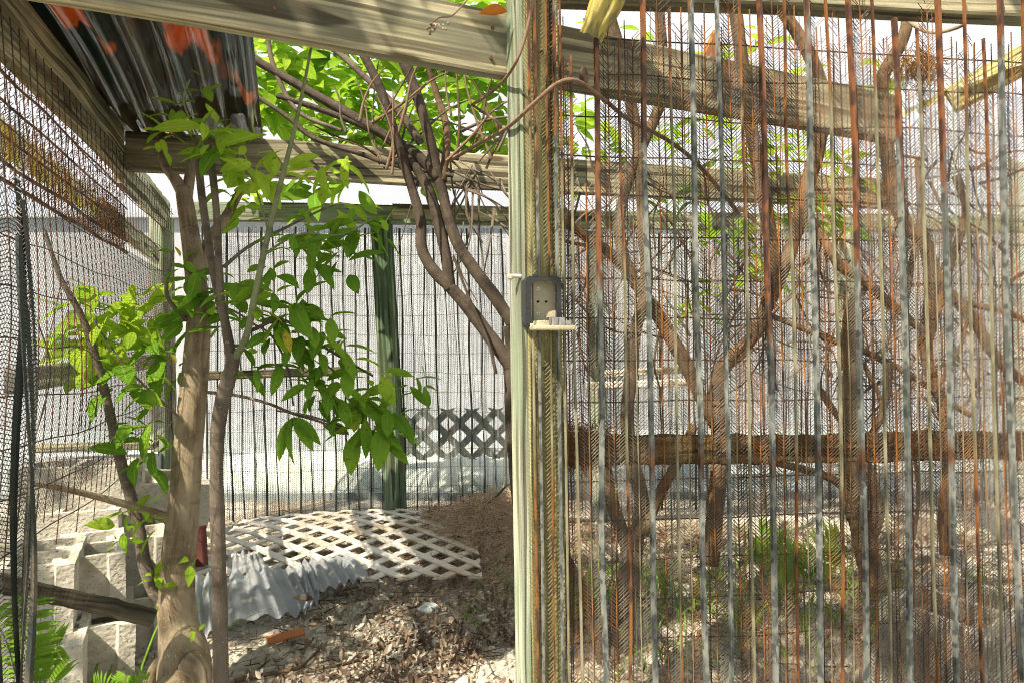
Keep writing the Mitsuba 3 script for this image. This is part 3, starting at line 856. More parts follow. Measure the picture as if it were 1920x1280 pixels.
# fine diamond mesh of the left wall
dm = thing('mesh_wall', 'fine light grey diamond mesh wall on the left', 'mesh wall')
A, B = [], []
a0, st = 1.15, 0.017
ys = np.arange(a0, 3.45, st)
zs = np.arange(-0.42, 0.34, 0.0085)
for q, z in enumerate(zs):
    o = (q % 2) * st / 2
    A.append(lw(ys + o, z)); B.append(lw(ys + o + st / 2, z + 0.0085))
    A.append(lw(ys + o, z)); B.append(lw(ys + o - st / 2, z + 0.0085))
part(dm, 'mesh', prisms(np.vstack(A), np.vstack(B), 0.00065), 'lath_grey', kind='stuff')
# welded wire hanging inside it
lg = thing('wire_mesh', 'sagging dark welded wire mesh hanging inside the left wall', 'wire mesh')
for k, Y in enumerate(np.arange(1.17, 3.4, 0.051)):
    zb = -0.43 - 0.06 * math.sin((Y - 1.2) * 1.6) + (0.05 if k % 3 else -0.03 * rnd.random())
    z = np.linspace(zb, 0.66, 8)
    wire(lg, lw(Y + rng.normal(0, .003, 8), z, 0.045 + 0.02 * np.sin(z * 4 + Y)), 0.0016)
for k, z0 in enumerate(np.arange(-0.40, 0.66, 0.102)):
    Y = np.linspace(1.15, 3.35, 12)
    wire(lg, lw(Y, z0 - 0.05 * np.sin((Y - 1.2) * 1.6) * (1 if k < 5 else 0.3) + rng.normal(0, .004, 12), 0.048), 0.0016)
# loose bent wire ends
wire(lg, [at(70, 600, 1.6), at(95, 700, 1.6), at(60, 850, 1.6), at(62, 960, 1.6)], 0.0018)
wire(lg, [at(115, 525, 1.75), at(100, 600, 1.75), at(75, 700, 1.7), at(55, 720, 1.7)], 0.0018)
wire(lg, [at(128, 527, 1.75), at(150, 640, 1.75), at(155, 720, 1.75), at(152, 805, 1.75)], 0.0018)
wire(lg, [at(163, 770, 1.75), at(170, 742, 1.75), at(182, 745, 1.75), at(178, 780, 1.75)], 0.0018)
# crumpled dark lath strip at the left edge
cl = thing('mesh_strip', 'crumpled grey lath strip hanging at the left edge of the frame', 'mesh strip')


def PC(x, z, d=0.0):
    x, z = np.asarray(x, float) + 0 * np.asarray(z, float), np.asarray(z, float) + 0 * np.asarray(x, float)
    xx = x + 0.012 * np.sin(z * 6 + x * 60) - 0.03 * z * (z > 0)
    return np.stack([-0.985 + xx, 1.32 + 0.03 * np.sin(x * 70) + d, CZ + z], -1)


for k, (x, w) in enumerate([(-.012, .010), (.012, .006), (.030, .012), (.046, .006), (.066, .010)]):
    part(cl, 'rib', rib_mesh(PC, x, -0.75, 0.36 - 0.04 * k, w, 0.006, seed=70 + k), 'rib_black')
ed = [-.03, -.012, .0, .012, .021, .030, .038, .046, .056, .066]
part(cl, 'mesh', strands(PC, ed, [0.34] * 9, [-0.75] * 9, 0.0085, 0.0011), 'lath_grey', kind='stuff')

# ------------------------------------------------------------------ roof sheet, upper left
ny, nx = 70, 150
t, s_ = np.linspace(0, 1, ny), np.linspace(0, 1, nx)
TT, SS = np.meshgrid(t, s_, indexing='ij')
Yr = 1.0 + 1.60 * TT
Xl = -1.07 - 0.34 * (Yr - 1.43) - 0.07
Xr = -0.60 - 0.34 * (Yr - 1.43)
Xq = Xl + (Xr - Xl) * SS
Yq = Yr + 0.28 * (SS - 0) * 0.47
Zq = CZ + 0.775 + 0.026 * np.cos(SS * 2 * np.pi * 7 + 0.5 * np.sin(SS * 11 + TT * 2)) + 0.03 * np.sin(SS * 9.0 + 1.0) * np.sin(np.pi * TT) - 0.05 * np.exp(-((TT - 0.72) / 0.16) ** 2) * np.sin(np.pi * np.clip(SS, 0, 1)) ** 0.5 \
    + 0.022 * meshkit.fbm(np.stack([SS * 9, TT * 3.5, 0 * SS], -1), 2, 4) - 0.035 * (SS > 0.97) * (SS - 0.97) / 0.03
i, j = np.meshgrid(np.arange(ny - 1), np.arange(nx - 1), indexing='ij')
solo('roof_sheet', (np.stack([Xq, Yq, Zq], -1).reshape(-1, 3), np.stack([i * nx + j, (i + 1) * nx + j, (i + 1) * nx + j + 1, i * nx + j + 1], -1).reshape(-1, 4)), 'smoked_sheet',
     'glossy smoked corrugated roof sheet with orange stains, upper left', 'roof sheet', smooth=True)

# yellow curled plastic by the top of the post, yellow roof sheet at the right
def curl(p0, p1, w, rad, turn, b, name, label, cat, n=30):
    p0, p1 = np.asarray(p0), np.asarray(p1)
    t = unit(p1 - p0); L = np.linalg.norm(p1 - p0)
    x = unit(np.cross(t, [0, 1, 0])); z = np.cross(x, t)
    th = np.linspace(-turn, turn, 16)
    s = np.linspace(0, 1, n)
    V = []
    for k in s:
        r = rad * (1 + 0.15 * math.sin(k * 5))
        V.append(p0 + t * L * k + np.outer(np.sin(th) * r, x) - np.outer((np.cos(th) - 1) * r, z) + np.outer(0.006 * np.sin(th * 7), z))
    V = np.array(V)
    i, j = np.meshgrid(np.arange(n - 1), np.arange(15), indexing='ij')
    return solo(name, (V.reshape(-1, 3), np.stack([i * 16 + j, (i + 1) * 16 + j, (i + 1) * 16 + j + 1, i * 16 + j + 1], -1).reshape(-1, 4)), b, label, cat, smooth=True)


curl(at(1155, -40, 1.44), at(1108, 66, 1.46), 0.1, 0.032, 1.5, 'olive_plastic', 'plastic_gutter', 'curled yellow green plastic strip hanging beside the post top', 'plastic strip')
rs = thing('roof_sheet', 'yellow corrugated roof sheet at the top right corner', 'roof sheet')
for k in range(1):
    nn, mm = 60, 24
    a, b_ = np.meshgrid(np.linspace(0, 1, nn), np.linspace(0, 1, mm), indexing='ij')
    c0, c1, c2 = at(1800, 165, 2.25), at(2060, 60, 2.0), at(1790, 60, 2.9)
    V = c0 + (c1 - c0) * a[..., None] + (np.array([0.1, 0.9, 0.12])) * b_[..., None]
    V[..., 2] += 0.012 * np.sin(b_ * 2 * np.pi * 7)
    i, j = np.meshgrid(np.arange(nn - 1), np.arange(mm - 1), indexing='ij')
    put(rs, (V.reshape(-1, 3), np.stack([i * mm + j, (i + 1) * mm + j, (i + 1) * mm + j + 1, i * mm + j + 1], -1).reshape(-1, 4)), 'yellow_sheet', smooth=True)
m, uv = plank(at(1780, 190, 2.3), at(2050, 40, 2.1), 0.04, 0.09, n=12)
solo('rafter', m, 'wood_olive', 'slanting rafter edge under the yellow sheet at the top right', 'rafter', uv=uv)
m, uv = plank(at(1300, 175, 2.0), at(1345, 75, 2.1), 0.012, 0.07, n=6)
solo('plastic_scrap', m, 'orange_plastic', 'orange plastic scrap caught behind the screen near the top', 'plastic scrap', uv=uv)
lv, lf, luv = LV[1]
solo('dead_leaf', (lv @ frame(*euler(0.5, -0.3, 2.9).T, at(952, 12, 1.62), 0.06)[:3, :3].T + at(952, 22, 1.50), lf), 'orange_plastic', 'orange brown dead leaf on the beam end by the post top', 'dead leaf', smooth=True)

# ------------------------------------------------------------------ key safe on the post
ks = thing('key_safe', 'open black key box screwed to the post with its lid hanging down', 'key box')
RK = np.stack([[math.cos(0.16), math.sin(0.16), 0], [-math.sin(0.16), math.cos(0.16), 0], [0, 0, 1]], 1)   # box axes: x right, y inwards, z up
kc = at(1019, 566, 1.445) + np.array([0, 0.0, 0])


def K(m):
    v, f = m if isinstance(m, tuple) else (np.asarray(m.vertices), np.asarray(m.faces))
    return np.asarray(v) @ RK.T + kc, f


def rrect(w, h, r):
    return sbox(-w / 2 + r, -h / 2 + r, w / 2 - r, h / 2 - r).buffer(r, 6)


def extr(poly, y0, y1):
    m = trimesh.creation.extrude_polygon(poly, y1 - y0, engine='earcut')
    v = np.asarray(m.vertices)
    return np.stack([v[:, 0], v[:, 2] + y0, v[:, 1]], 1), np.asarray(m.faces)[:, ::-1]


W, H = 0.078, 0.108
part(ks, 'case', K(join([extr(rrect(W, H, .010).difference(rrect(W - .012, H - .012, .012)), -0.002, 0.046), extr(rrect(W - .003, H - .003, .010).difference(rrect(W - .022, H - .018, .016)), -0.005, -0.002)])), 'black_plastic', 30)
part(ks, 'back_plate', K(extr(rrect(W - .0125, H - .0125, .010), 0.030, 0.036)), 'beige_metal', 30)
for z in (0.030, -0.024):
    s0 = trimesh.creation.cylinder(0.0036, 0.002, sections=16).vertices
    cyl = trimesh.creation.cylinder(0.0036, 0.002, sections=16)
    v = np.stack([cyl.vertices[:, 0] - 0.006, cyl.vertices[:, 2] + 0.0288, cyl.vertices[:, 1] + z], 1)
    sk = part(ks, 'screw', K((v, cyl.faces[:, ::-1])), 'steel', 30)
    for a, b in ((0.0040, 0.0009), (0.0009, 0.0040)):
        part(sk, 'slot', K(rbox(a, 0.0008, b, 0.0002, (-0.006, 0.0276, z))), 'hole_black')
for x, b in ((-0.023, 'brass'), (-0.006, 'hole_black'), (0.012, 'hole_black')):
    cyl = trimesh.creation.cylinder(0.0026, 0.002, sections=14)
    part(ks, 'hole', K((np.stack([cyl.vertices[:, 0] + x, cyl.vertices[:, 2] + 0.0295, cyl.vertices[:, 1] + 0.002], 1), cyl.faces[:, ::-1])), b)
part(ks, 'lip', K(extr(rrect(W - .012, H - .012, .012).difference(rrect(W - .016, H - .016, .010)), 0.004, 0.008)), 'steel', 30)
part(ks, 'wall_plug', K(rbox(0.012, 0.004, 0.006, 0.001, (-0.018, -0.001, 0.0555))), 'black_plastic')
lid = part(ks, 'lid', K(join([rbox(0.086, 0.060, 0.010, 0.003, (0.012, -0.034, -0.056)), rbox(0.026, 0.05, 0.012, 0.003, (-0.012, -0.034, -0.047))])), 'beige_metal', 30, label='beige metal lid folded down, inner side up')
part(lid, 'latch_housing', K(join([rbox(0.034, 0.03, 0.018, 0.002, (0.018, -0.036, -0.043)), rbox(0.014, 0.02, 0.012, 0.002, (0.043, -0.036, -0.046))])), 'steel', 30)
for x in (0.008, 0.023):
    part(lid, 'latch_bar', K(rbox(0.0055, 0.006, 0.020, 0.0015, (x, -0.056, -0.045))), 'steel', 30)
m, uv = tube(np.array([[-0.030, -0.006, -0.050], [0.006, -0.006, -0.050]]) @ RK.T + kc, 0.004, 10)
part(lid, 'hinge_pin', m, 'beige_metal', smooth=True)
bolt = thing('door_bolt', 'small steel bolt sticking out of the left face of the post', 'bolt')
bp = at(978, 518, 1.50)
m, uv = tube([bp, bp + [-0.022, 0.004, 0.001]], 0.0052, 12); part(bolt, 'barrel', m, 'steel', 40)
m, uv = tube([bp + [-0.020, 0.004, -0.001], bp + [-0.031, 0.006, -0.001]], 0.0062, 6); part(bolt, 'nut', m, 'beige_metal', 20)

# ------------------------------------------------------------------ lattice panels
def lattice(O, ex, ey, w, h, bw, step, bumpf=None, th=0.006):
    """Diagonal slats as separate meshes: O corner, ex/ey unit axes of the panel, w x h metres."""
    en = np.cross(ex, ey)
    out = []
    frame_ = sbox(0, 0, w, h)
    for s, lay in ((1, 0), (-1, 1)):
        for c in np.arange(-h - w, w + h, step * math.sqrt(2)):
            a, b = np.array([c, 0.0]), np.array([c + s * (h), h])
            dn = unit([-(b - a)[1], (b - a)[0], 0])[:2] * bw / 2
            q = Polygon([a - dn - (b - a) * 0.1, b - dn + (b - a) * 0.1, b + dn + (b - a) * 0.1, a + dn - (b - a) * 0.1]).intersection(frame_)
            if q.is_empty or q.area < 1e-4 or q.geom_type != 'Polygon':
                continue
            k = max(2, int(np.linalg.norm(b - a) / 0.06))
            # subdivided strip following the ground
            dirn = unit(b - a); nrm = dn / np.linalg.norm(dn)
            co = np.array(q.exterior.coords)
            tt = (co - a) @ dirn
            ts = np.linspace(tt.min(), tt.max(), k + 1)
            rows = []
            for t_ in ts:
                cut = q.intersection(Polygon([a + dirn * (t_ - 1e-4) - nrm, a + dirn * (t_ + 1e-4) - nrm, a + dirn * (t_ + 1e-4) + nrm, a + dirn * (t_ - 1e-4) + nrm]))
                if cut.is_empty:
                    off = (-bw / 6, bw / 6)
                else:
                    e = (np.array(cut.exterior.coords) - a) @ nrm if cut.geom_type == 'Polygon' else np.array([-.01, .01])
                    off = (e.min(), e.max())
                rows.append([a + dirn * t_ + nrm * off[0], a + dirn * t_ + nrm * off[1]])
            rows = np.array(rows)
            V = O + rows[..., :1] * ex + rows[..., 1:] * ey + en * (lay * th * 1.02)
            if bumpf is not None:
                V[..., 2] = bumpf(V) + lay * th * 1.02
            top = V + en * th
            n = len(rows)
            Q = np.stack([V[:, 0], V[:, 1], top[:, 1], top[:, 0]], 1).reshape(-1, 3)
            f = []
            for r in range(n - 1):
                for e in range(4):
                    f.append([4 * r + e, 4 * r + (e + 1) % 4, 4 * r + 4 + (e + 1) % 4, 4 * r + 4 + e])
            f += [[0, 3, 2, 1], [4 * n - 4, 4 * n - 3, 4 * n - 2, 4 * n - 1]]
            out.append((Q, np.array(f)))
    return out


lp = thing('lattice_panel', 'dirty white plastic lattice panel lying on the mound', 'lattice')
la = 0.10
ex, ey = np.array([math.cos(la), math.sin(la), 0]), np.array([-math.sin(la), math.cos(la), 0])
for q in lattice(np.array([-1.27, 2.55, 0]), ex, ey, 1.16, 0.90, 0.034, 0.098, lambda V: 0.05 + 0.085 * np.exp(-((V[..., 0] + 0.70) / 0.9) ** 2 - ((V[..., 1] - 3.3) / 0.62) ** 2)):
    part(lp, 'slat', q, 'white_plastic')
gl = thing('lattice_panel', 'mossy green lattice panel standing outside the back mesh wall', 'lattice')
o = at(745, 862, 4.15)
for q in lattice(o, np.array([1, 0.06, 0]), np.array([0, 0, 1.0]), 0.86, 0.32, 0.042, 0.105):
    part(gl, 'slat', q, 'green_paint')

# ------------------------------------------------------------------ clear corrugated sheets on the ground
def corr(name, edge0, edge1, waves, amp, label, rise=0.05, n=110, m_=16):
    e0 = spline([at(*p) for p in edge0], 20); e1 = spline([at(*p) for p in edge1], 20)
    r0 = np.stack([np.interp(np.linspace(0, 1, n), np.linspace(0, 1, len(e0)), e0[:, k]) for k in range(3)], -1)
    r1 = np.stack([np.interp(np.linspace(0, 1, n), np.linspace(0, 1, len(e1)), e1[:, k]) for k in range(3)], -1)
    t = np.linspace(0, 1, m_)
    V = r0[:, None] * (1 - t)[None, :, None] + r1[:, None] * t[None, :, None]
    a = np.linspace(0, 1, n)[:, None]
    w = amp * np.sin(a * waves * 2 * np.pi + 0.9 * np.sin(a * 9) + 1.2 * t[None]) * (0.45 + 0.8 * meshkit.noise(np.stack([a * 7 + 0 * t[None], 0 * a + 3 * t[None], 0 * a + 0 * t[None]], -1)))
    V[..., 2] += w + rise * np.sin(np.pi * (t[None] * 0.85 + 0.08)) * (1 + 0.5 * np.sin(a * 5))
    V += 0.018 * (np.stack([meshkit.fbm(V * 9 + 3.7 * k, 3, k) for k in range(3)], -1) - 0.5)
    i, j = np.meshgrid(np.arange(n - 1), np.arange(m_ - 1), indexing='ij')
    solo(name, (V.reshape(-1, 3), np.stack([i * m_ + j, (i + 1) * m_ + j, (i + 1) * m_ + j + 1, i * m_ + j + 1], -1).reshape(-1, 4)), 'clear_sheet', label, 'plastic sheet', smooth=True)


corr('plastic_sheet', [(372, 1205, 2.20), (440, 1165, 2.28), (560, 1150, 2.42), (600, 1120, 2.48)], [(365, 1085, 2.45), (440, 1075, 2.55), (520, 1065, 2.65), (590, 1060, 2.72)], 9, 0.017, 'clear corrugated plastic sheet sagging on the gravel beside the trunks', rise=0.012)
corr('plastic_sheet', [(575, 1115, 2.52), (630, 1100, 2.57), (690, 1080, 2.62)], [(560, 1055, 2.72), (600, 1050, 2.76), (650, 1040, 2.82)], 6, 0.015, 'smaller torn end of clear corrugated sheet beyond the sagging one', rise=0.02)
corr('plastic_sheet', [(425, 1085, 2.62), (460, 1080, 2.62), (500, 1070, 2.66)], [(430, 1045, 2.66), (460, 1040, 2.68), (485, 1040, 2.7)], 5, 0.014, 'crumpled clear plastic scrap standing against the lattice panel', rise=0.03)

# ------------------------------------------------------------------ concrete blocks
def block_poly():
    L, W_ = 0.39, 0.19
    p = sbox(-L / 2, -W_ / 2, L / 2, W_ / 2)
    for s in (-1, 1):
        p = p.difference(Polygon([(s * L / 2 + s * .01, -.055), (s * (L / 2 - .02), -.045), (s * (L / 2 - .02), .045), (s * L / 2 + s * .01, .055)]))
        p = p.difference(sbox(s * 0.083 - 0.06, -0.06, s * 0.083 + 0.06, 0.06).buffer(0.012, 3))
    return p


bm = trimesh.creation.extrude_polygon(block_poly(), 0.19, engine='earcut')
bm.apply_translation([0, 0, -0.095])
bm = bm.subdivide_to_size(0.045)
for k, (u, v, Y, R, lab) in enumerate([
        (150, 915, 2.52, euler(0, 0, 0.25), 'topmost concrete block of the heap, its broad long face lit'),
        (120, 1000, 2.44, euler(0, 0, 0.30), 'pale concrete block under the topmost one'),
        (82, 1092, 2.06, euler(0.02, 0.03, 2.05), 'hollow block of the middle course nearest the hanging mesh strip'),
        (172, 1072, 2.22, euler(-0.02, 0.02, 2.1), 'hollow block in the middle of the middle course'),
        (252, 1035, 2.50, euler(0.02, 0, 2.15), 'concrete block just left of the slender bent stem'),
        (292, 935, 2.75, euler(0.22, 0.15, 0.9), 'tilted concrete block resting behind the thick trunk'),
        (268, 1000, 2.78, euler(0, 0, 1.9), 'shaded concrete block under the tilted one by the trunk'),
        (185, 1195, 2.12, euler(0.03, 0.02, 2.1), 'low concrete block under the mossy fallen timber'),
        (95, 1235, 1.96, euler(0.0, 0.02, 2.05), 'lowest concrete block, behind the fern'),
        (240, 1150, 2.34, euler(0.03, 0.02, 2.2), 'low concrete block beside the trunk roots'),
        (1790, 1205, 1.92, euler(0.12, 0.06, 0.75), 'large grey concrete block on the ground behind the screen, lower right')]):
    vv = bm.vertices + 0.004 * (meshkit.fbm(bm.vertices * 25 + k * 3.3, 3, k)[:, None] - 0.5)
    sc = 1.35 if u > 1000 else 1.0
    c = at(u, v, Y)
    solo('concrete_block', (vv * sc @ R.T + c, np.array(bm.faces)), 'concrete', lab, 'concrete block', group='heap of concrete blocks by the left wall' if u < 1000 else None)

m, uv = plank(at(-30, 1085, 1.52), at(285, 1155, 1.78), 0.045, 0.042, up=(0.1, 0.4, 1), n=50, ragged=0.006, seed=31)
solo('fallen_timber', m, 'wood_dark', 'dark mossy timber lying slanted in front of the concrete blocks', 'timber', uv=uv)
m, uv = plank(at(502, 1200, 2.22), at(570, 1182, 2.30), 0.035, 0.012, up=(0.3, -.5, 1), n=10, seed=3)
solo('wood_offcut', m, 'brown_wood', 'reddish brown wood offcut lying on the gravel', 'wood offcut', uv=uv)
m, uv = plank(at(378, 1060, 2.55), at(374, 985, 2.57), 0.04, 0.04, up=(0, 1, 0), n=12, seed=4)
solo('stump_post', m, 'red_wood', 'short dark red stake behind the thick trunk', 'stake', uv=uv)

# ------------------------------------------------------------------ trees
# thick leaning trunk, left
tr = thing('broadleaf_tree', 'thick tan trunk with glossy leaves standing left inside the cage', 'tree')
limb(tr, 'trunk', [(348, 1300, 1.86), (345, 1235, 1.88), (335, 1170, 1.92), (330, 1110, 1.94), (336, 1030, 1.96), (346, 940, 1.97), (352, 850, 1.98), (360, 760, 1.99), (369, 660, 2.0), (372, 575, 2.0), (362, 480, 2.03), (352, 410, 2.08), (343, 355, 2.12)],
     [100, 90, 70, 65, 60, 56, 52, 50, 46, 40, 36, 32, 27], 'bark_tan', 20, 10, 0.05)
limb(tr, 'branch', [(345, 365, 2.11), (328, 335, 2.14), (312, 315, 2.2), (300, 290, 2.25)], [24, 14], 'bark_tan', 10)
limb(tr, 'branch', [(348, 375, 2.11), (356, 330, 2.16), (360, 290, 2.2)], [24, 16], 'bark_tan', 10)
limb(tr, 'branch', [(372, 520, 2.02), (395, 450, 2.12), (425, 405, 2.2), (450, 360, 2.3)], [26, 14], 'bark_tan', 10)
for pts, w in [([(345, 1262, 1.84), (300, 1290, 1.80), (260, 1330, 1.76)], [46, 20]), ([(352, 1240, 1.84), (376, 1262, 1.82), (384, 1310, 1.78)], [50, 26]), ([(325, 1235, 1.88), (296, 1250, 1.9), (270, 1300, 1.88)], [40, 18])]:
    limb(tr, 'root', pts, w, 'bark_tan', 10, 8, 0.08)
limb(tr, 'branch', [(318, 972, 1.95), (270, 955, 1.90), (200, 935, 1.84), (130, 918, 1.76), (60, 905, 1.68)], [22, 14, 12, 10], 'bark_tan', 9, label='low side branch crossing the concrete blocks')
limb(tr, 'branch', [(318, 1125, 1.93), (292, 1108, 1.92), (272, 1060, 1.93), (262, 1000, 1.94), (245, 930, 1.95), (225, 860, 1.94), (205, 770, 1.92), (185, 690, 1.9), (160, 610, 1.88), (135, 560, 1.86), (115, 525, 1.85), (95, 470, 1.84), (82, 430, 1.84)], [30, 26, 22, 20, 17, 14, 11, 9, 7], 'bark_grey', 9, label='slender grey side stem bowing up to the left')
limb(tr, 'branch', [(390, 735, 1.96), (440, 740, 1.9), (500, 755, 1.85), (550, 775, 1.82), (600, 790, 1.82), (650, 812, 1.85)], [7, 6, 5], 'bark_grey', 6)
limb(tr, 'twig', [(385, 585, 1.98), (430, 580, 1.92), (480, 610, 1.88), (510, 630, 1.85), (540, 690, 1.84), (550, 760, 1.84)], [5, 4], 'bark_grey', 5)
limb(tr, 'branch', [(350, 600, 1.98), (330, 580, 1.95), (312, 545, 1.93), (325, 470, 1.94)], [10, 6], 'bark_grey', 7)
limb(tr, 'twig', [(345, 790, 1.95), (290, 740, 1.92), (230, 680, 1.9), (175, 600, 1.88)], [5, 3], 'bark_grey', 5)
L1 = Leaves(tr)
for u, v, Y, n, L, b in [(365, 505, 1.93, 9, .10, 'leaf_green'), (340, 480, 1.93, 6, .085, 'leaf_green'), (335, 560, 1.93, 6, .09, 'leaf_green'), (395, 565, 1.92, 6, .085, None),
                         (205, 575, 1.95, 9, .11, 'leaf_lime'), (245, 605, 1.98, 10, .11, 'leaf_lime'), (160, 545, 1.95, 9, .10, 'leaf_lime'), (120, 590, 1.93, 9, .10, 'leaf_lime'), (275, 565, 1.98, 7, .10, 'leaf_lime'), (285, 640, 1.97, 8, .10, 'leaf_green'), (190, 630, 1.95, 8, .10, 'leaf_lime'), (135, 640, 1.93, 6, .10, 'leaf_lime'), (235, 545, 2.0, 7, .09, 'leaf_lime'),
                         (225, 680, 1.9, 5, .11, 'leaf_green'), (190, 715, 1.88, 4, .10, 'leaf_green'), (262, 725, 1.9, 3, .11, 'leaf_green'), (285, 785, 1.92, 4, .10, 'leaf_green'), (245, 790, 1.9, 4, .09, 'leaf_green'), (250, 850, 1.9, 4, .085, 'leaf_green'), (285, 840, 1.92, 2, .08, 'leaf_green'),
                         (225, 990, 1.82, 4, .075, 'leaf_lime'), (265, 950, 1.82, 5, .065, 'leaf_lime'), (240, 955, 1.85, 2, .055, 'leaf_lime'), (290, 1075, 1.85, 4, .055, 'leaf_lime'), (352, 1055, 1.85, 2, .05, 'leaf_lime'), (298, 1145, 1.85, 1, .03, 'leaf_lime'), (362, 1175, 1.83, 2, .03, 'leaf_lime'),
                         (425, 335, 2.2, 5, .10, 'leaf_lime'), (450, 370, 2.25, 6, .10, 'leaf_lime')]:
    L1.cluster(at(u, v, Y), n, L, axis=(rnd.uniform(-.4, .4), -0.5, 0.7), b=b)
for u, v in ((320, 662), (328, 463)):
    L1.add(leaf_frame(at(u, v, 1.92), (0.5, -0.2, -0.5), 0.035), 'leaf_yellow', 0)
L1.build()

# two stemmed sapling beside it
sp = thing('sapling', 'slender grey sapling forking into three stems, right of the thick trunk', 'tree')
limb(sp, 'trunk', [(414, 1310, 1.66), (413, 1180, 1.68), (409, 1020, 1.70), (406, 880, 1.72), (409, 800, 1.73), (420, 740, 1.74), (434, 690, 1.75), (438, 660, 1.75)], [29, 28, 27, 25, 27, 28, 26, 22], 'bark_grey', 14, 10, 0.04)
limb(sp, 'stem', [(436, 672, 1.75), (424, 610, 1.76), (406, 540, 1.78), (392, 460, 1.79), (380, 380, 1.80), (373, 310, 1.80), (372, 255, 1.80)], [16, 15, 14, 14, 13], 'bark_grey', 10)
limb(sp, 'stem', [(432, 675, 1.75), (424, 620, 1.74), (414, 560, 1.74), (410, 480, 1.74), (406, 400, 1.74), (398, 320, 1.74), (388, 250, 1.74)], [17, 15, 13, 13, 14], 'bark_grey', 10)
limb(sp, 'stem', [(440, 672, 1.75), (462, 630, 1.72), (480, 545, 1.70), (498, 460, 1.68), (522, 360, 1.66), (548, 260, 1.64), (572, 150, 1.62), (585, 80, 1.6)], [15, 13, 12, 11, 9, 6, 5], 'stem_green', 9, label='thin green stem leaning to the right')
limb(sp, 'twig', [(420, 500, 1.75), (470, 460, 1.85), (540, 425, 1.9), (600, 395, 1.95), (640, 380, 2.0)], [7, 5, 3], 'bark_grey', 6)
limb(sp, 'twig', [(470, 620, 1.73), (530, 600, 1.74), (590, 640, 1.78), (640, 670, 1.8), (700, 705, 1.82)], [7, 5, 4], 'bark_dark', 6)
limb(sp, 'twig', [(490, 480, 1.68), (560, 440, 1.72), (640, 440, 1.78), (700, 410, 1.8)], [5, 4, 3], 'stem_green', 5)
limb(sp, 'twig', [(640, 800, 1.84), (600, 785, 1.82), (560, 775, 1.8), (520, 770, 1.8)], [5, 3], 'bark_grey', 5)
limb(sp, 'twig', [(382, 280, 1.78), (345, 195, 1.7), (355, 150, 1.66)], [4, 3], 'stem_green', 5)
limb(sp, 'twig', [(505, 440, 1.68), (470, 330, 1.72), (420, 260, 1.74)], [4, 3], 'stem_green', 5)
L2 = Leaves(sp)
for u, v, Y, n, L, b in [(372, 215, 1.55, 7, .085, 'leaf_lime'), (335, 200, 1.68, 6, .08, 'leaf_green'), (400, 220, 1.68, 7, .08, 'leaf_green'), (425, 235, 1.7, 6, .075, 'leaf_lime'), (380, 150, 1.7, 3, .06, 'leaf_green'), (300, 250, 1.7, 4, .05, 'leaf_lime'),
                         (455, 265, 1.7, 5, .07, 'leaf_lime'), (475, 310, 1.68, 4, .085, 'leaf_lime'), (430, 300, 1.7, 4, .06, 'leaf_lime'), (520, 290, 1.68, 5, .08, 'leaf_lime'), (600, 300, 1.75, 5, .09, 'leaf_lime'), (640, 285, 1.8, 4, .09, 'leaf_lime'),
                         (570, 385, 1.75, 6, .075, None), (595, 420, 1.75, 6, .085, None), (625, 450, 1.75, 7, .09, 'leaf_deep'), (590, 460, 1.74, 5, .08, 'leaf_deep'), (655, 385, 1.8, 5, .085, None), (690, 420, 1.8, 4, .085, None), (720, 410, 1.8, 4, .08, None), (540, 440, 1.72, 4, .07, None), (500, 500, 1.72, 4, .065, None), (505, 545, 1.72, 5, .07, None),
                         (470, 560, 1.74, 5, .075, None), (440, 530, 1.75, 4, .07, 'leaf_green'), (525, 600, 1.74, 6, .08, None), (555, 565, 1.74, 6, .085, None), (590, 600, 1.76, 7, .085, 'leaf_deep'), (620, 590, 1.78, 6, .08, None), (545, 640, 1.74, 6, .08, 'leaf_deep'), (600, 655, 1.78, 7, .085, 'leaf_deep'), (640, 640, 1.8, 6, .085, None), (660, 690, 1.8, 7, .085, None), (620, 710, 1.8, 7, .085, 'leaf_deep'), (680, 730, 1.82, 7, .09, None), (715, 700, 1.82, 5, .08, 'leaf_lime'), (720, 755, 1.82, 6, .09, 'leaf_deep'), (675, 780, 1.82, 6, .085, 'leaf_deep'), (720, 800, 1.82, 5, .10, 'leaf_deep'), (745, 780, 1.83, 4, .08, None), (480, 690, 1.75, 4, .075, 'leaf_deep'), (580, 700, 1.76, 5, .08, 'leaf_deep'), (460, 650, 1.76, 3, .06, None),
                         (775, 700, 1.83, 4, .075, 'leaf_deep'), (800, 715, 1.83, 3, .065, 'leaf_deep'), (535, 610, 1.7, 2, .07, 'leaf_yellow'), (690, 770, 1.8, 5, .09, None), (640, 740, 1.8, 6, .085, None)]:
    L2.cluster(at(u, v, Y), n, L, axis=(rnd.uniform(-.1, .6), -0.5, 0.5), b=b, droop=0.4)
for d, L in (((-0.45, -.1, -.9), .115), ((0.5, -.1, -.7), .10), ((-.2, -.2, -1), .12), ((.75, 0, -.6), .10)):
    L2.add(leaf_frame(at(550, 782, 1.8), d, L, roll=0.9), 'leaf_deep', 3)
L2.build()

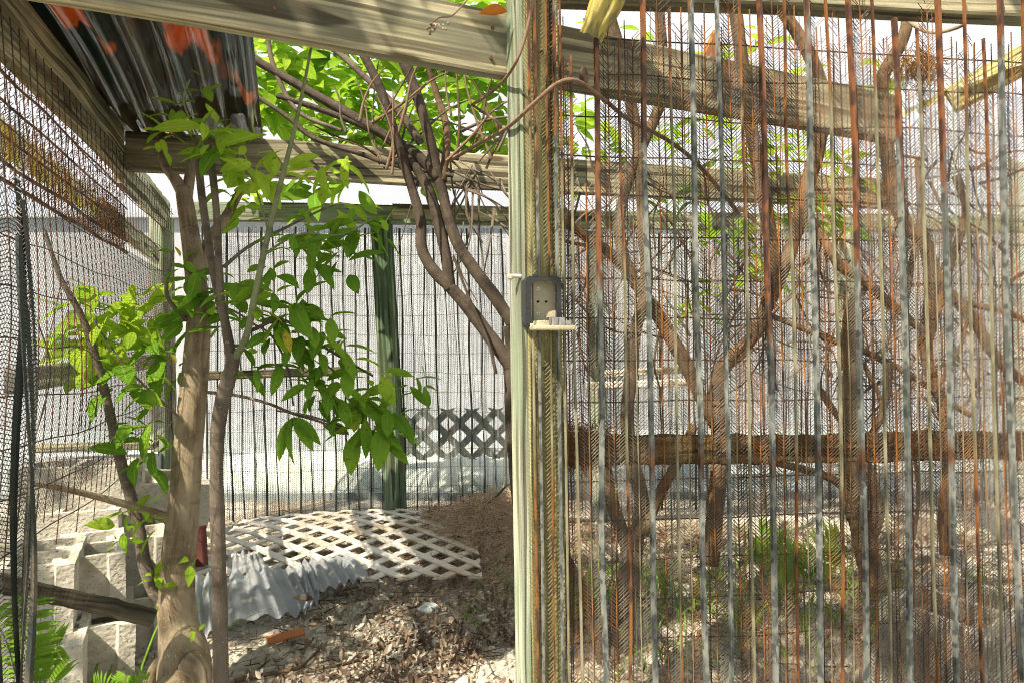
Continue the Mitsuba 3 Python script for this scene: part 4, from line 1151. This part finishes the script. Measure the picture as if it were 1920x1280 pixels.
# dark tree behind, its limbs fanning up to the left of the post
bt_ = thing('fan_tree', 'dark many limbed tree fanning out behind the post', 'tree')
Yb = 2.5
def bl(pts, w, b='bark_dark', nm='branch', Y=Yb, sides=9):
    limb(bt_, nm, [(p[0], p[1], p[2] if len(p) > 2 else Y) for p in pts], w, b, sides, 7, 0.12)
bl([(985, 1010), (975, 900), (965, 800), (962, 720), (966, 660), (960, 610)], [40, 36, 34, 36], nm='trunk', sides=14)
bl([(962, 690), (925, 640), (880, 580), (845, 540), (815, 510), (792, 470), (788, 410), (768, 340), (740, 250, 2.46), (712, 165, 2.44), (675, 90, 2.42), (650, 30, 2.42)], [30, 26, 24, 22, 20, 18, 17, 17, 16])
bl([(962, 610), (930, 560), (885, 500), (855, 450), (838, 395), (822, 330), (800, 240, 2.46), (775, 160, 2.44), (748, 100, 2.42), (730, 40, 2.42)], [24, 24, 22, 20, 20, 19, 18])
bl([(822, 335), (780, 290), (735, 262), (650, 212), (570, 166), (500, 125), (440, 92), (380, 60)], [20, 20, 19, 17, 15, 13])
bl([(843, 545), (836, 480), (822, 420), (800, 350), (760, 290), (700, 245), (600, 205), (520, 180)], [22, 22, 20, 16, 12, 10])
bl([(790, 270), (740, 200, 2.46), (690, 150, 2.46), (620, 90, 2.46), (540, 60, 2.46)], [16, 12, 8], 'bark_grey')
bl([(830, 340), (838, 250, 2.54), (820, 180, 2.56), (800, 120, 2.55)], [16, 14, 10], 'bark_brown')
for k in range(26):
    u0, v0 = rnd.uniform(640, 940), rnd.uniform(210, 330)
    a = rnd.uniform(-2.8, -0.3); l = rnd.uniform(90, 230)
    p = [(u0, v0, 2.5 + rnd.uniform(-.2, .08))]
    for q in range(1, 4):
        a += rnd.uniform(-.35, .35)
        p.append((p[-1][0] + math.cos(a) * l / 3, p[-1][1] + math.sin(a) * l / 3, p[-1][2]))
    bl(p, [rnd.uniform(3, 7), 2.5], rnd.choice(['bark_brown', 'bark_grey', 'vine_brown']), 'twig', sides=5)
for k in range(24):
    u0, v0 = rnd.uniform(800, 940), rnd.uniform(260, 430)
    a, l = rnd.uniform(0.1, 2.2), rnd.uniform(60, 210)
    b2 = a + rnd.uniform(-.6, .6)
    bl([(u0, v0, 2.54), (u0 + math.cos(a) * l / 2, v0 + math.sin(a) * l / 2, 2.54 + rnd.uniform(-.05, .05)), (u0 + (math.cos(a) + math.cos(b2)) * l / 2, v0 + (math.sin(a) + math.sin(b2)) * l / 2, 2.56)], [rnd.uniform(2.5, 6), 2], 'bark_grey', 'twig', sides=5)
bl([(500, 60), (515, 130), (560, 210), (640, 245)], [10, 7], 'bark_grey')
bl([(480, 180), (540, 220), (590, 260), (680, 290), (740, 310), (850, 330)], [8, 10, 8])
bl([(930, 700), (915, 640), (880, 560), (850, 480)], [7, 5], 'bark_dark', 'twig', 2.44)
L3 = Leaves(bt_)
for k in range(250):
    u, v = rnd.uniform(430, 980), rnd.uniform(-20, 330)
    if v > 265 and rnd.random() < 0.75:
        continue
    Y = rnd.uniform(3.0, 4.4)
    L3.cluster(at(u, v, Y), rnd.randint(4, 8), rnd.uniform(.12, .18), axis=(rnd.uniform(-.5, .5), -0.4, 0.7), b=rnd.choice(['leaf_lime', 'leaf_lime', 'leaf_green']))
k = 0
while k < 400:     # crown spreading over the front of the cage, in clumps
    x, y = rnd.uniform(-3.6, 1.4), rnd.uniform(-2.8, 1.0)
    if meshkit.fbm(np.array([[x * 1.5, y * 1.5, 0.0]]), 2, 21)[0] < 0.50:
        continue
    k += 1
    L3.cluster([x, y, CZ + rnd.uniform(1.5, 2.9) + 0.16 * max(0, y)], rnd.randint(5, 9), rnd.uniform(.10, .15), axis=(0, 0, 1), b='leaf_deep')
L3.build()

# trees behind the rusty screen
rt = thing('screened_tree', 'crooked brown tree forking low behind the rusty screen', 'tree')
def rl(tree, pts, w, Y=2.45, b='bark_brown', nm='branch', sides=9):
    limb(tree, nm, [(p[0], p[1], p[2] if len(p) > 2 else Y) for p in pts], [x * 0.84 for x in w], b, sides, 7, 0.13)
rl(rt, [(1150, 1330, 2.2), (1160, 1200, 2.25), (1180, 1080, 2.3), (1186, 1010, 2.32)], [72, 58, 48], nm='trunk', sides=16)
rl(rt, [(1182, 1040, 2.3), (1150, 950, 2.35), (1135, 880, 2.4), (1110, 820, 2.4)], [34, 28, 24])
rl(rt, [(1190, 1030, 2.3), (1203, 940, 2.32), (1185, 860, 2.35), (1176, 780, 2.38), (1184, 700, 2.4), (1192, 620, 2.4), (1212, 540, 2.4), (1208, 440, 2.42), (1202, 340, 2.45), (1196, 260, 2.45), (1180, 180, 2.45), (1160, 90, 2.4), (1140, 20, 2.4)], [36, 34, 32, 30, 28, 28, 28, 26, 26, 28, 26])
rl(rt, [(1205, 1000, 2.3), (1240, 920, 2.3), (1268, 870, 2.35), (1300, 800, 2.45)], [28, 24, 20])
rl(rt, [(1130, 1240, 2.15), (1105, 1130, 2.15), (1075, 1070, 2.15), (1045, 1010, 2.2)], [30, 24, 18])
rl(rt, [(1360, 835, 2.55), (1336, 785), (1312, 739), (1290, 690), (1262, 640), (1240, 600), (1212, 560), (1185, 520), (1150, 480), (1110, 452), (1065, 420), (1020, 390)], [26, 30, 32, 32, 30, 26, 22, 16])
rl(rt, [(1190, 530), (1166, 470), (1162, 410), (1182, 325), (1220, 240), (1244, 170), (1240, 80), (1236, 10)], [26, 26, 24, 24, 26, 22])
rl(rt, [(1180, 490), (1120, 465), (1070, 455), (1040, 445)], [10, 7])
ft = thing('screened_tree', 'tall dark forked tree in the middle behind the rusty screen', 'tree')
rl(ft, [(1345, 760, 2.6), (1345, 720, 2.6), (1368, 672, 2.6), (1395, 650, 2.6), (1424, 612, 2.6), (1444, 555, 2.6)], [40, 34, 30, 30, 32], nm='trunk', sides=12)
rl(ft, [(1440, 570, 2.6), (1448, 510), (1444, 440), (1432, 365), (1417, 285), (1402, 200), (1388, 90), (1378, 10)], [34, 34, 30, 30, 28, 30])
rl(ft, [(1446, 560, 2.6), (1470, 500), (1492, 435), (1510, 360), (1530, 290), (1544, 205), (1528, 130), (1502, 75), (1465, 20)], [30, 32, 32, 34, 32, 30, 24])
rl(ft, [(1345, 750, 2.6), (1350, 850, 2.6), (1340, 960, 2.5), (1330, 1060, 2.45)], [40, 38, 40])
rl(ft, [(1515, 400, 2.6), (1554, 464), (1576, 500), (1610, 520), (1648, 553), (1680, 578), (1715, 608), (1745, 625)], [18, 22, 20, 18, 16])
rl(ft, [(1440, 590, 2.5), (1510, 618, 2.5), (1561, 638, 2.5), (1606, 652, 2.5), (1650, 673, 2.5), (1698, 697, 2.5), (1738, 723, 2.5), (1780, 754, 2.5), (1820, 778, 2.5)], [12, 14, 15, 14, 14])
rl(ft, [(1440, 600, 2.5), (1480, 560), (1540, 545), (1600, 560), (1650, 560)], [6, 4], nm='twig')
dt = thing('screened_tree', 'dark leaning trunk with twisted limbs at the far right behind the screen', 'tree')
rl(dt, [(1640, 1110, 2.3), (1620, 1010, 2.35), (1602, 935, 2.4), (1594, 850, 2.4), (1598, 740, 2.4), (1592, 640, 2.4), (1600, 560, 2.42)], [54, 46, 40, 34, 30], nm='trunk', sides=14)
rl(dt, [(1625, 1020, 2.35), (1645, 950, 2.35), (1625, 870, 2.38), (1610, 800, 2.4)], [36, 26, 18])
rl(dt, [(1596, 970, 2.35), (1582, 915), (1552, 893), (1510, 880), (1455, 866), (1400, 850)], [22, 18, 16])
rl(dt, [(1770, 760, 2.5), (1745, 700, 2.5), (1735, 640, 2.5), (1745, 560, 2.5), (1742, 490, 2.5), (1728, 445, 2.5), (1700, 425, 2.5), (1672, 345, 2.5), (1660, 240, 2.5), (1655, 150, 2.5), (1690, 80, 2.5), (1700, 30, 2.5), (1672, -20, 2.5)], [26, 26, 28, 28, 32, 32, 30, 28, 26, 24])
rl(dt, [(1740, 470, 2.5), (1766, 535, 2.5), (1800, 570, 2.5), (1832, 610, 2.5), (1858, 656, 2.5), (1898, 700, 2.5), (1950, 730, 2.5)], [24, 26, 24, 20])
rl(dt, [(1768, 760, 2.5), (1780, 850, 2.5), (1770, 950, 2.45), (1775, 1040, 2.4)], [26, 24, 28])
rl(dt, [(1740, 640, 2.5), (1780, 500, 2.5), (1810, 400, 2.5), (1790, 330, 2.5)], [20, 18, 14])
rl(dt, [(1790, 565, 2.5), (1840, 575, 2.5), (1900, 590, 2.5), (1950, 620, 2.5)], [14, 12])
rl(dt, [(1668, 680), (1662, 740), (1648, 790), (1632, 815)], [18, 14])
rl(dt, [(1618, 680), (1648, 740), (1660, 800)], [11, 9])
rl(dt, [(1534, 726), (1561, 766), (1590, 810)], [16, 12])
rl(dt, [(1752, 735), (1779, 688), (1805, 638), (1820, 560)], [9, 8])
rl(dt, [(1722, 300, 2.6), (1726, 400, 2.6), (1715, 470, 2.6), (1700, 560, 2.6)], [16, 15, 10], b='bark_grey')
rl(dt, [(1715, 850, 2.2), (1722, 930, 2.2), (1712, 1010, 2.2)], [8, 9], b='vine_brown', nm='vine')
rl(dt, [(1690, 30, 2.3), (1740, 60, 2.2), (1800, 50, 2.1), (1850, 15, 2.0), (1900, 0, 2.0)], [10, 6], b='bark_tan')
for tree, (ua, ub, va, vb), n, Y in ((rt, (1060, 1330, 330, 640), 44, 2.5), (ft, (1340, 1640, 330, 700), 60, 2.6), (dt, (1600, 1920, 280, 760), 85, 2.55)):
    for k in range(n):
        u0, v0 = rnd.uniform(ua, ub), rnd.uniform(va, vb)
        a = rnd.uniform(0, 6.28); l = rnd.uniform(70, 190)
        p = [(u0, v0, Y + rnd.uniform(-.15, .35))]
        for q in range(1, 4):
            a += rnd.uniform(-.5, .5)
            p.append((p[-1][0] + math.cos(a) * l / 3, p[-1][1] + math.sin(a) * l / 3, p[-1][2]))
        rl(tree, p, [rnd.uniform(2.5, 8), 2], b=rnd.choice(['bark_brown', 'bark_dark', 'bark_grey']), nm='twig', sides=5)
L4 = Leaves(ft)
for k in range(46):
    u, v = rnd.gauss(1420, 110), rnd.gauss(330, 100)
    if v < -20 or v > 620:
        continue
    L4.cluster(at(u, v, rnd.uniform(2.9, 3.6)), rnd.randint(3, 6), rnd.uniform(.08, .12), axis=(rnd.uniform(-.5, .5), -0.4, 0.6), b=rnd.choice(['leaf_lime', 'leaf_green']))
for k in range(34):
    L4.cluster(at(rnd.uniform(1040, 1680), rnd.uniform(50, 330), rnd.uniform(3.3, 4.2)), rnd.randint(3, 6), rnd.uniform(.10, .14), axis=(rnd.uniform(-.5, .5), -0.4, 0.6), b='leaf_lime')
for u, v in ((1140, 165), (1070, 200), (1060, 260), (1330, 580), (1340, 530), (1420, 120), (1430, 60)):
    L4.cluster(at(u, v, 2.8), 4, .09, b='leaf_lime')
L4.build()

# vines over the post
vn = thing('vine', 'thin brown vine arching in front of the post top to the right', 'vine')
limb(vn, 'stem', [(845, 300, 2.4), (900, 268, 2.0), (950, 240, 1.55), (1000, 195, 1.44), (1045, 157, 1.43), (1082, 152, 1.42), (1130, 185, 1.5), (1180, 225, 1.7), (1250, 262, 1.8), (1300, 300, 1.85), (1345, 350, 1.9), (1385, 400, 1.95)], [8, 8, 8, 8, 8, 8], 'vine_brown', 7)
limb(vn, 'stem', [(1003, -20, 1.42), (985, 70, 1.43), (960, 130, 1.46), (925, 170, 1.7), (885, 197, 1.9)], [6, 6, 6], 'vine_brown', 7)
limb(vn, 'stem', [(885, 197, 1.9), (920, 220, 1.9), (946, 240, 1.6)], [5, 6], 'vine_brown', 7)
sh = thing('seed_head', 'dried seed head on a thin stalk hanging over the front beam', 'seed head')
limb(sh, 'stalk', [(885, -10, 1.46), (850, 28, 1.44), (825, 33, 1.42), (812, 42, 1.42)], [3, 3], 'vine_brown', 5)
sb = trimesh.creation.icosphere(1, 0.0028)
for k in range(26):
    c = at(812 + rnd.gauss(0, 10), 44 + abs(rnd.gauss(0, 9)), 1.42 + rnd.gauss(0, .008))
    part(sh, 'seed', (sb.vertices * rnd.uniform(.7, 1.2) + c, sb.faces), 'litter_brown', smooth=True)

# ------------------------------------------------------------------ litter, brush, grass, fern
v0, f0, _ = leaf_template(0.5, -0.55, 0.26, seg=4)
n = 11000
px = np.concatenate([rng.uniform(-0.85, 2.2, n // 2), rng.normal(-0.05, 0.30, n // 4), rng.uniform(-1.3, 1.6, n // 4)])
py = np.concatenate([1.5 + 2.0 * rng.random(n // 2) ** 1.3, rng.normal(2.2, 0.18, n // 4), 1.5 + 2.2 * rng.random(n // 4)])
keep = meshkit.fbm(np.stack([px * 2.3, py * 2.3, 0 * px], -1), 3, 19) > 0.40
px, py = px[keep], py[keep]
m, _ = scatter_mesh(v0, f0, np.stack([px, py, gz(px, py) + 0.006 + 0.012 * rng.random(len(px))], -1), rots(len(px), 0.6), 0.013 + 0.026 * rng.random(len(px)) ** 2.5)
solo('leaf_litter', m, 'litter_brown', 'dry brown leaf litter covering the gravel', 'leaf litter', smooth=True, kind='stuff')
n = 5200
px, py = rng.normal(-0.10, 0.24, n), rng.normal(3.08, 0.26, n)
keep = (py < 3.6) & (px > -0.75)
px, py = px[keep], py[keep]
hh = 0.15 * np.exp(-((px + 0.02) / 0.28) ** 2 - ((py - 3.2) / 0.3) ** 2)
o = np.stack([px, py, gz(px, py) + hh * rng.random(len(px)) + 0.005], -1)
d = rng.normal(0, 1, o.shape) * [1, 1, 0.55]; d /= np.linalg.norm(d, axis=1, keepdims=True)
solo('dry_brush', prisms(o, o + d * (0.03 + 0.07 * rng.random((len(o), 1)) ** 2), 0.0011), 'straw', 'heap of tangled pinkish brown dry twigs right of the lattice', 'brush', kind='stuff')
for pts, w, lab in [([(440, 1272, 2.0), (520, 1250, 2.06), (560, 1246, 2.08), (600, 1210, 2.2)], [9, 7, 4], 'forked tan stick lying at the bottom of the gravel'),
                    ([(534, 1266, 2.03), (600, 1246, 2.08), (680, 1225, 2.15), (735, 1180, 2.28), (790, 1158, 2.35)], [4, 6, 4], 'long dark stick lying across the gravel'),
                    ([(660, 1285, 2.0), (700, 1235, 2.1), (714, 1205, 2.2)], [4, 3], 'thin dark twig standing up from the litter'),
                    ([(690, 1255, 2.06), (740, 1240, 2.1), (790, 1238, 2.1)], [5, 4], 'short brown twig on the leaf litter'),
                    ([(905, 950, 3.3), (930, 930, 3.2), (957, 905, 3.1), (985, 900, 3.1)], [5, 3], 'bare twig reaching over the brush heap to the post')]:
    P = np.array([at(*p) for p in pts])
    if P[0, 1] < 3:
        P[:, 2] = gz(P[:, 0], P[:, 1]) + 0.014
    r = np.interp(np.linspace(0, 1, len(P)), np.linspace(0, 1, len(w)), w) * P[:, 1] / F / 2
    q = spline(np.hstack([P, r[:, None]]), 8)
    m, uv = tube(q[:, :3], q[:, 3], 7, 0.1, 3)
    solo('stick', m, 'bark_brown', lab, 'stick', smooth=True, uv=uv)


def blade(o, d, L, w, bend, nseg=6):
    t = np.linspace(0, 1, nseg + 1)
    d = unit(d); h = unit(np.array([d[0], d[1], 0]) + 1e-5)
    c = np.asarray(o) + np.outer(t * L, d) + np.outer(bend * L * t**2, h) - np.outer(bend * L * 0.6 * t**3, [0, 0, 1])
    s = np.cross(h, [0, 0, 1]); ww = w * (1 - t**2.2) + 0.0004
    V = np.stack([c - s * ww[:, None], c + s * ww[:, None]], 1).reshape(-1, 3)
    f = np.array([[2 * k, 2 * k + 1, 2 * k + 3, 2 * k + 2] for k in range(nseg)])
    uv = np.stack([np.repeat(t, 2), np.tile([-.5, .5], nseg + 1)], 1)
    return V, f, uv


def tuft(name, u, v, Y, n, L, label, w=0.004, b='grass_green', lean=(0, 0), spread=0.05):
    c = at(u, v, Y)
    few = n <= 16
    key = thing(name, label, 'grass', None, None if few else 'stuff')
    vs, fs, us, k0 = [], [], [], 0
    for k in range(n):
        o = c + [rnd.gauss(0, spread), rnd.gauss(0, spread), 0]
        o[2] = float(gz(o[0], o[1]))
        a = rnd.uniform(0, 6.28)
        V, f, uv = blade(o, [0.5 * math.cos(a) + lean[0], 0.5 * math.sin(a) + lean[1], 1], L * rnd.uniform(.5, 1.2), w * rnd.uniform(.6, 1.2), rnd.uniform(.2, .7))
        if few:
            part(key, 'blade', (V, f), b, smooth=True, uv=uv)
        vs.append(V); fs.append(f + k0); us.append(uv); k0 += len(V)
    if not few:
        put(key, (np.vstack(vs), np.vstack(fs)), b, smooth=True, uv=np.vstack(us))


tuft('grass_tuft', 150, 1290, 1.72, 5, 0.16, 'few broad bright grass blades at the bottom left', 0.008, spread=.03)
tuft('grass_tuft', 1085, 1040, 2.6, 60, 0.22, 'bright green grass tuft just right of the post behind the screen', spread=.09)
tuft('grass_tuft', 1330, 1180, 2.3, 70, 0.14, 'patch of green grass around the middle of the screened ground', spread=.22)
tuft('grass_tuft', 1200, 1150, 2.7, 90, 0.16, 'yellow green weeds between the leaning stem and the low forked trunk', spread=.22)
tuft('grass_tuft', 1420, 1130, 2.5, 90, 0.16, 'green weeds in the gravel left of the screened fern', spread=.25)
tuft('grass_tuft', 1270, 1120, 2.6, 60, 0.14, 'sparse green weeds beside the low forked tree', spread=.2)
tuft('grass_tuft', 1620, 1100, 2.6, 90, 0.15, 'low green weeds around the foot of the dark leaning trunk', spread=.2)
tuft('grass_tuft', 1480, 990, 3.0, 90, 0.26, 'pale yellow green grass behind the middle of the screen', spread=.16)
tuft('grass_tuft', 1880, 1100, 2.4, 60, 0.25, 'green weeds at the far right edge behind the screen', spread=.12)
tuft('grass_tuft', 905, 1130, 2.5, 16, 0.13, 'thin green grass blades left of the post foot', 0.0025, spread=.12, lean=(-.4, 0))
tuft('grass_tuft', 205, 1240, 1.85, 9, 0.42, 'long arching grass blades in front of the block heap', 0.003, spread=.06)
# pinnate fern fronds
pv, pf, puv = leaf_template(0.12, 0.15, 0.085, seg=4, obov=0.0)
pin = mikit.ply((pv, pf), 'leaf_deep', smooth=True, uv=puv)


def fern(label, base, tips, nl, Ll):
    t_ = thing('fern', label, 'fern')
    for tip, bend in tips:
        a, b = np.asarray(base, float), np.asarray(tip, float)
        mid = (a + b) / 2 + np.array(bend)
        p = spline([a, mid, b], 14)
        m, uv = tube(p, np.linspace(0.0028, 0.0008, len(p)), 5)
        fr = part(t_, 'frond', m, 'stem_green', smooth=True, uv=uv)
        for k in range(nl):
            s = 0.25 + 0.75 * k / nl
            i = min(int(s * (len(p) - 1)), len(p) - 2)
            d = unit(p[i + 1] - p[i])
            side = unit(np.cross(d, [0.1, -0.9, 0.3]))
            L = Ll * (0.45 + 0.9 * math.sin(math.pi * min(1, s * 0.85)) ) * 0.8
            for sg in (-1, 1):
                part(fr, 'leaflet', pin, 'leaf_deep', tw=leaf_frame(p[i], side * sg + d * 0.45 - np.array([0, 0, .2]), L * rnd.uniform(.85, 1.1), up=(0.1, -0.9, 0.5)))


fern('dark green fern with narrow leaflets in the bottom left corner', at(45, 1330, 1.36), [(at(62, 1110, 1.36), (0, 0, 0)), (at(-20, 1140, 1.34), (0, 0, .03)), (at(118, 1205, 1.42), (-.02, 0, .04)), (at(110, 1280, 1.36), (-.01, 0, .03))], 14, 0.055)
fern('small fern with spread fronds behind the screen, low centre right', at(1500, 1110, 2.35), [(at(1420, 1000, 2.4), (0, 0, .05)), (at(1580, 1010, 2.4), (0, 0, .05)), (at(1460, 1060, 2.3), (0, 0, .05)), (at(1540, 1050, 2.3), (0, 0, .05))], 12, 0.09)
fern('low red brown and green fern at the foot of the thick trunk', at(225, 1320, 1.78), [(at(172, 1282, 1.74), (0, 0, .02)), (at(280, 1276, 1.76), (0, 0, .02)), (at(238, 1262, 1.78), (0, 0, .01))], 10, 0.036)

# ------------------------------------------------------------------ beyond the cage
bld = thing('white_building', 'long white building wall standing beyond the back mesh wall', 'building')
w3 = (np.array([[-16, 7.2, -.2], [9, 7.6, -.2], [9, 7.9, -.2], [-16, 7.5, -.2]] + [[-16, 7.2, 2.33], [9, 7.6, 2.33], [9, 7.9, 2.33], [-16, 7.5, 2.33]], float), np.array([[0, 1, 5, 4], [1, 2, 6, 5], [2, 3, 7, 6], [3, 0, 4, 7], [4, 5, 6, 7]]))
part(bld, 'wall', w3, 'stucco')
part(bld, 'coping', (np.array([[-16, 7.1, 2.333], [9, 7.5, 2.333], [9, 8.0, 2.333], [-16, 7.6, 2.333]] + [[-16, 7.1, 2.39], [9, 7.5, 2.39], [9, 8.0, 2.39], [-16, 7.6, 2.39]], float), np.array([[0, 1, 5, 4], [1, 2, 6, 5], [2, 3, 7, 6], [3, 0, 4, 7], [4, 5, 6, 7], [3, 2, 1, 0]])), 'stucco')
hs = thing('green_house', 'pale green clapboard house wall at the far right beyond the cage', 'house')
for k in range(14):
    z = 0.02 + 0.15 * k
    m, uv = plank([3.05, 4.2, z + .075], [4.6, 4.9, z + .075], 0.02, 0.149, up=(0.12, -0.25, 1), n=6, warp=0.001, ch=0.002)
    part(hs, 'board', m, 'siding', uv=uv)
# low pale shapes outside the back wall
for k, (x, y, sx_, sz, lab) in enumerate([(-1.45, 4.7, 1.0, .22, 'low pale rounded tarpaulin heap behind the back wall, left'), (-0.35, 4.75, .9, .18, 'low pale heap behind the back wall under the green lattice')]):
    s2 = trimesh.creation.icosphere(3)
    q = s2.vertices * [sx_, .35, sz]
    q = q + 0.06 * (meshkit.fbm(q * 4 + k, 3, k)[:, None] - 0.5)
    solo('covered_heap', (q + [x, y, 0.02], np.array(s2.faces)), 'pale_tank', lab, 'covered heap', smooth=True)
for a, b, lab in [(at(1130, 700, 3.5), at(1310, 692, 3.55), 'upper pale rail inside the cage behind the crooked tree'), (at(1100, 722, 3.6), at(1320, 716, 3.65), 'lower pale rail inside the cage behind the crooked tree')]:
    m, uv = plank(a, b, 0.04, 0.035, n=10)
    solo('shelf_rail', m, 'wood_white', lab, 'rail', uv=uv)

pat = [[-16, 4.1], [9, 4.5], [9, 7.58], [-16, 7.18]]
put('patio', (np.array([[x, y, 0.035] for x, y in pat] + [[x, y, -0.2] for x, y in pat], float), np.array([[0, 1, 2, 3], [0, 4, 5, 1]])), 'patio_slab')
tag('patio', 'pale grey paved strip outside the back mesh wall', None, None, 'structure')
m, uv = plank(at(384, 704, 3.52), at(650, 694, 3.60), 0.03, 0.045, n=30, ragged=0.004, seed=8)
solo('wall_rail', m, 'wood_dark', 'dark rail low across the back wall behind the two trunks', 'rail', uv=uv)
cs = thing('plastic_scrap', 'small pale crumpled plastic scrap lying in the litter before the brush heap', 'plastic scrap')
q = trimesh.creation.icosphere(3).vertices
q = q * [0.035, 0.02, 0.022] * (0.6 + 0.9 * meshkit.fbm(q * 1.7, 3, 5)[:, None])
c = at(803, 1140, 2.5); c[2] = float(gz(c[0], c[1])) + 0.018
put(cs, (q + c, np.array(trimesh.creation.icosphere(3).faces)), 'pale_tank', smooth=True)
n = 420
c = at(1722, 128, 2.45)
o = c + rng.normal(0, 1, (n, 3)) * [0.045, 0.02, 0.028]
d = rng.normal(0, 1, (n, 3)); d /= np.linalg.norm(d, axis=1, keepdims=True)
solo('debris_clump', prisms(o, o + d * 0.04, 0.0013), 'fibre', 'dry twig debris lodged in a fork at the top right behind the screen', 'debris', kind='stuff')

n = 2600
px, py = rng.uniform(-1.0, 2.2, n), 1.6 + 2.0 * rng.random(n)
a = rng.uniform(0, 6.283, n); L = 0.03 + 0.12 * rng.random(n) ** 2
o = np.stack([px, py, gz(px, py) + 0.012], -1)
e = o + np.stack([np.cos(a) * L, np.sin(a) * L, rng.normal(0.004, 0.012, n)], -1)
solo('twig_litter', prisms(o, e, 0.0006 + 0.0018 * rng.random(n) ** 2, 4), 'bark_brown', 'thin broken twigs strewn over the litter and gravel', 'twig litter', kind='stuff')
for k, (u, v, Y, b, L, lab) in enumerate([(1272, 1052, 1.75, 'litter_brown', .05, 'curled brown dead leaf caught low in the wire behind the screen'), (1548, 690, 1.75, 'litter_brown', .04, 'brown dead leaf hanging above the rail behind the screen'),
                                       (1094, 1102 - 980, 1.5, 'litter_brown', .05, 'dark curled dead leaf hanging under the olive plastic strip'), (1530, 470, 2.3, 'litter_brown', .07, 'withered leaf hanging from a branch in the middle of the screen'),
                                       (590, 1122, 2.42, 'litter_brown', .07, 'large brown dead leaf beside the torn plastic edge')]):
    v_, f_, _ = leaf_template(0.8, -0.5, 0.24)
    solo('dead_leaf', (v_ @ frame(*euler(0.3 * k, 1.1 if k != 4 else 0.1, 0.9 * k).T, (0, 0, 0), L)[:3, :3].T + at(u, v, Y), f_), b, lab, 'dead leaf', smooth=True)
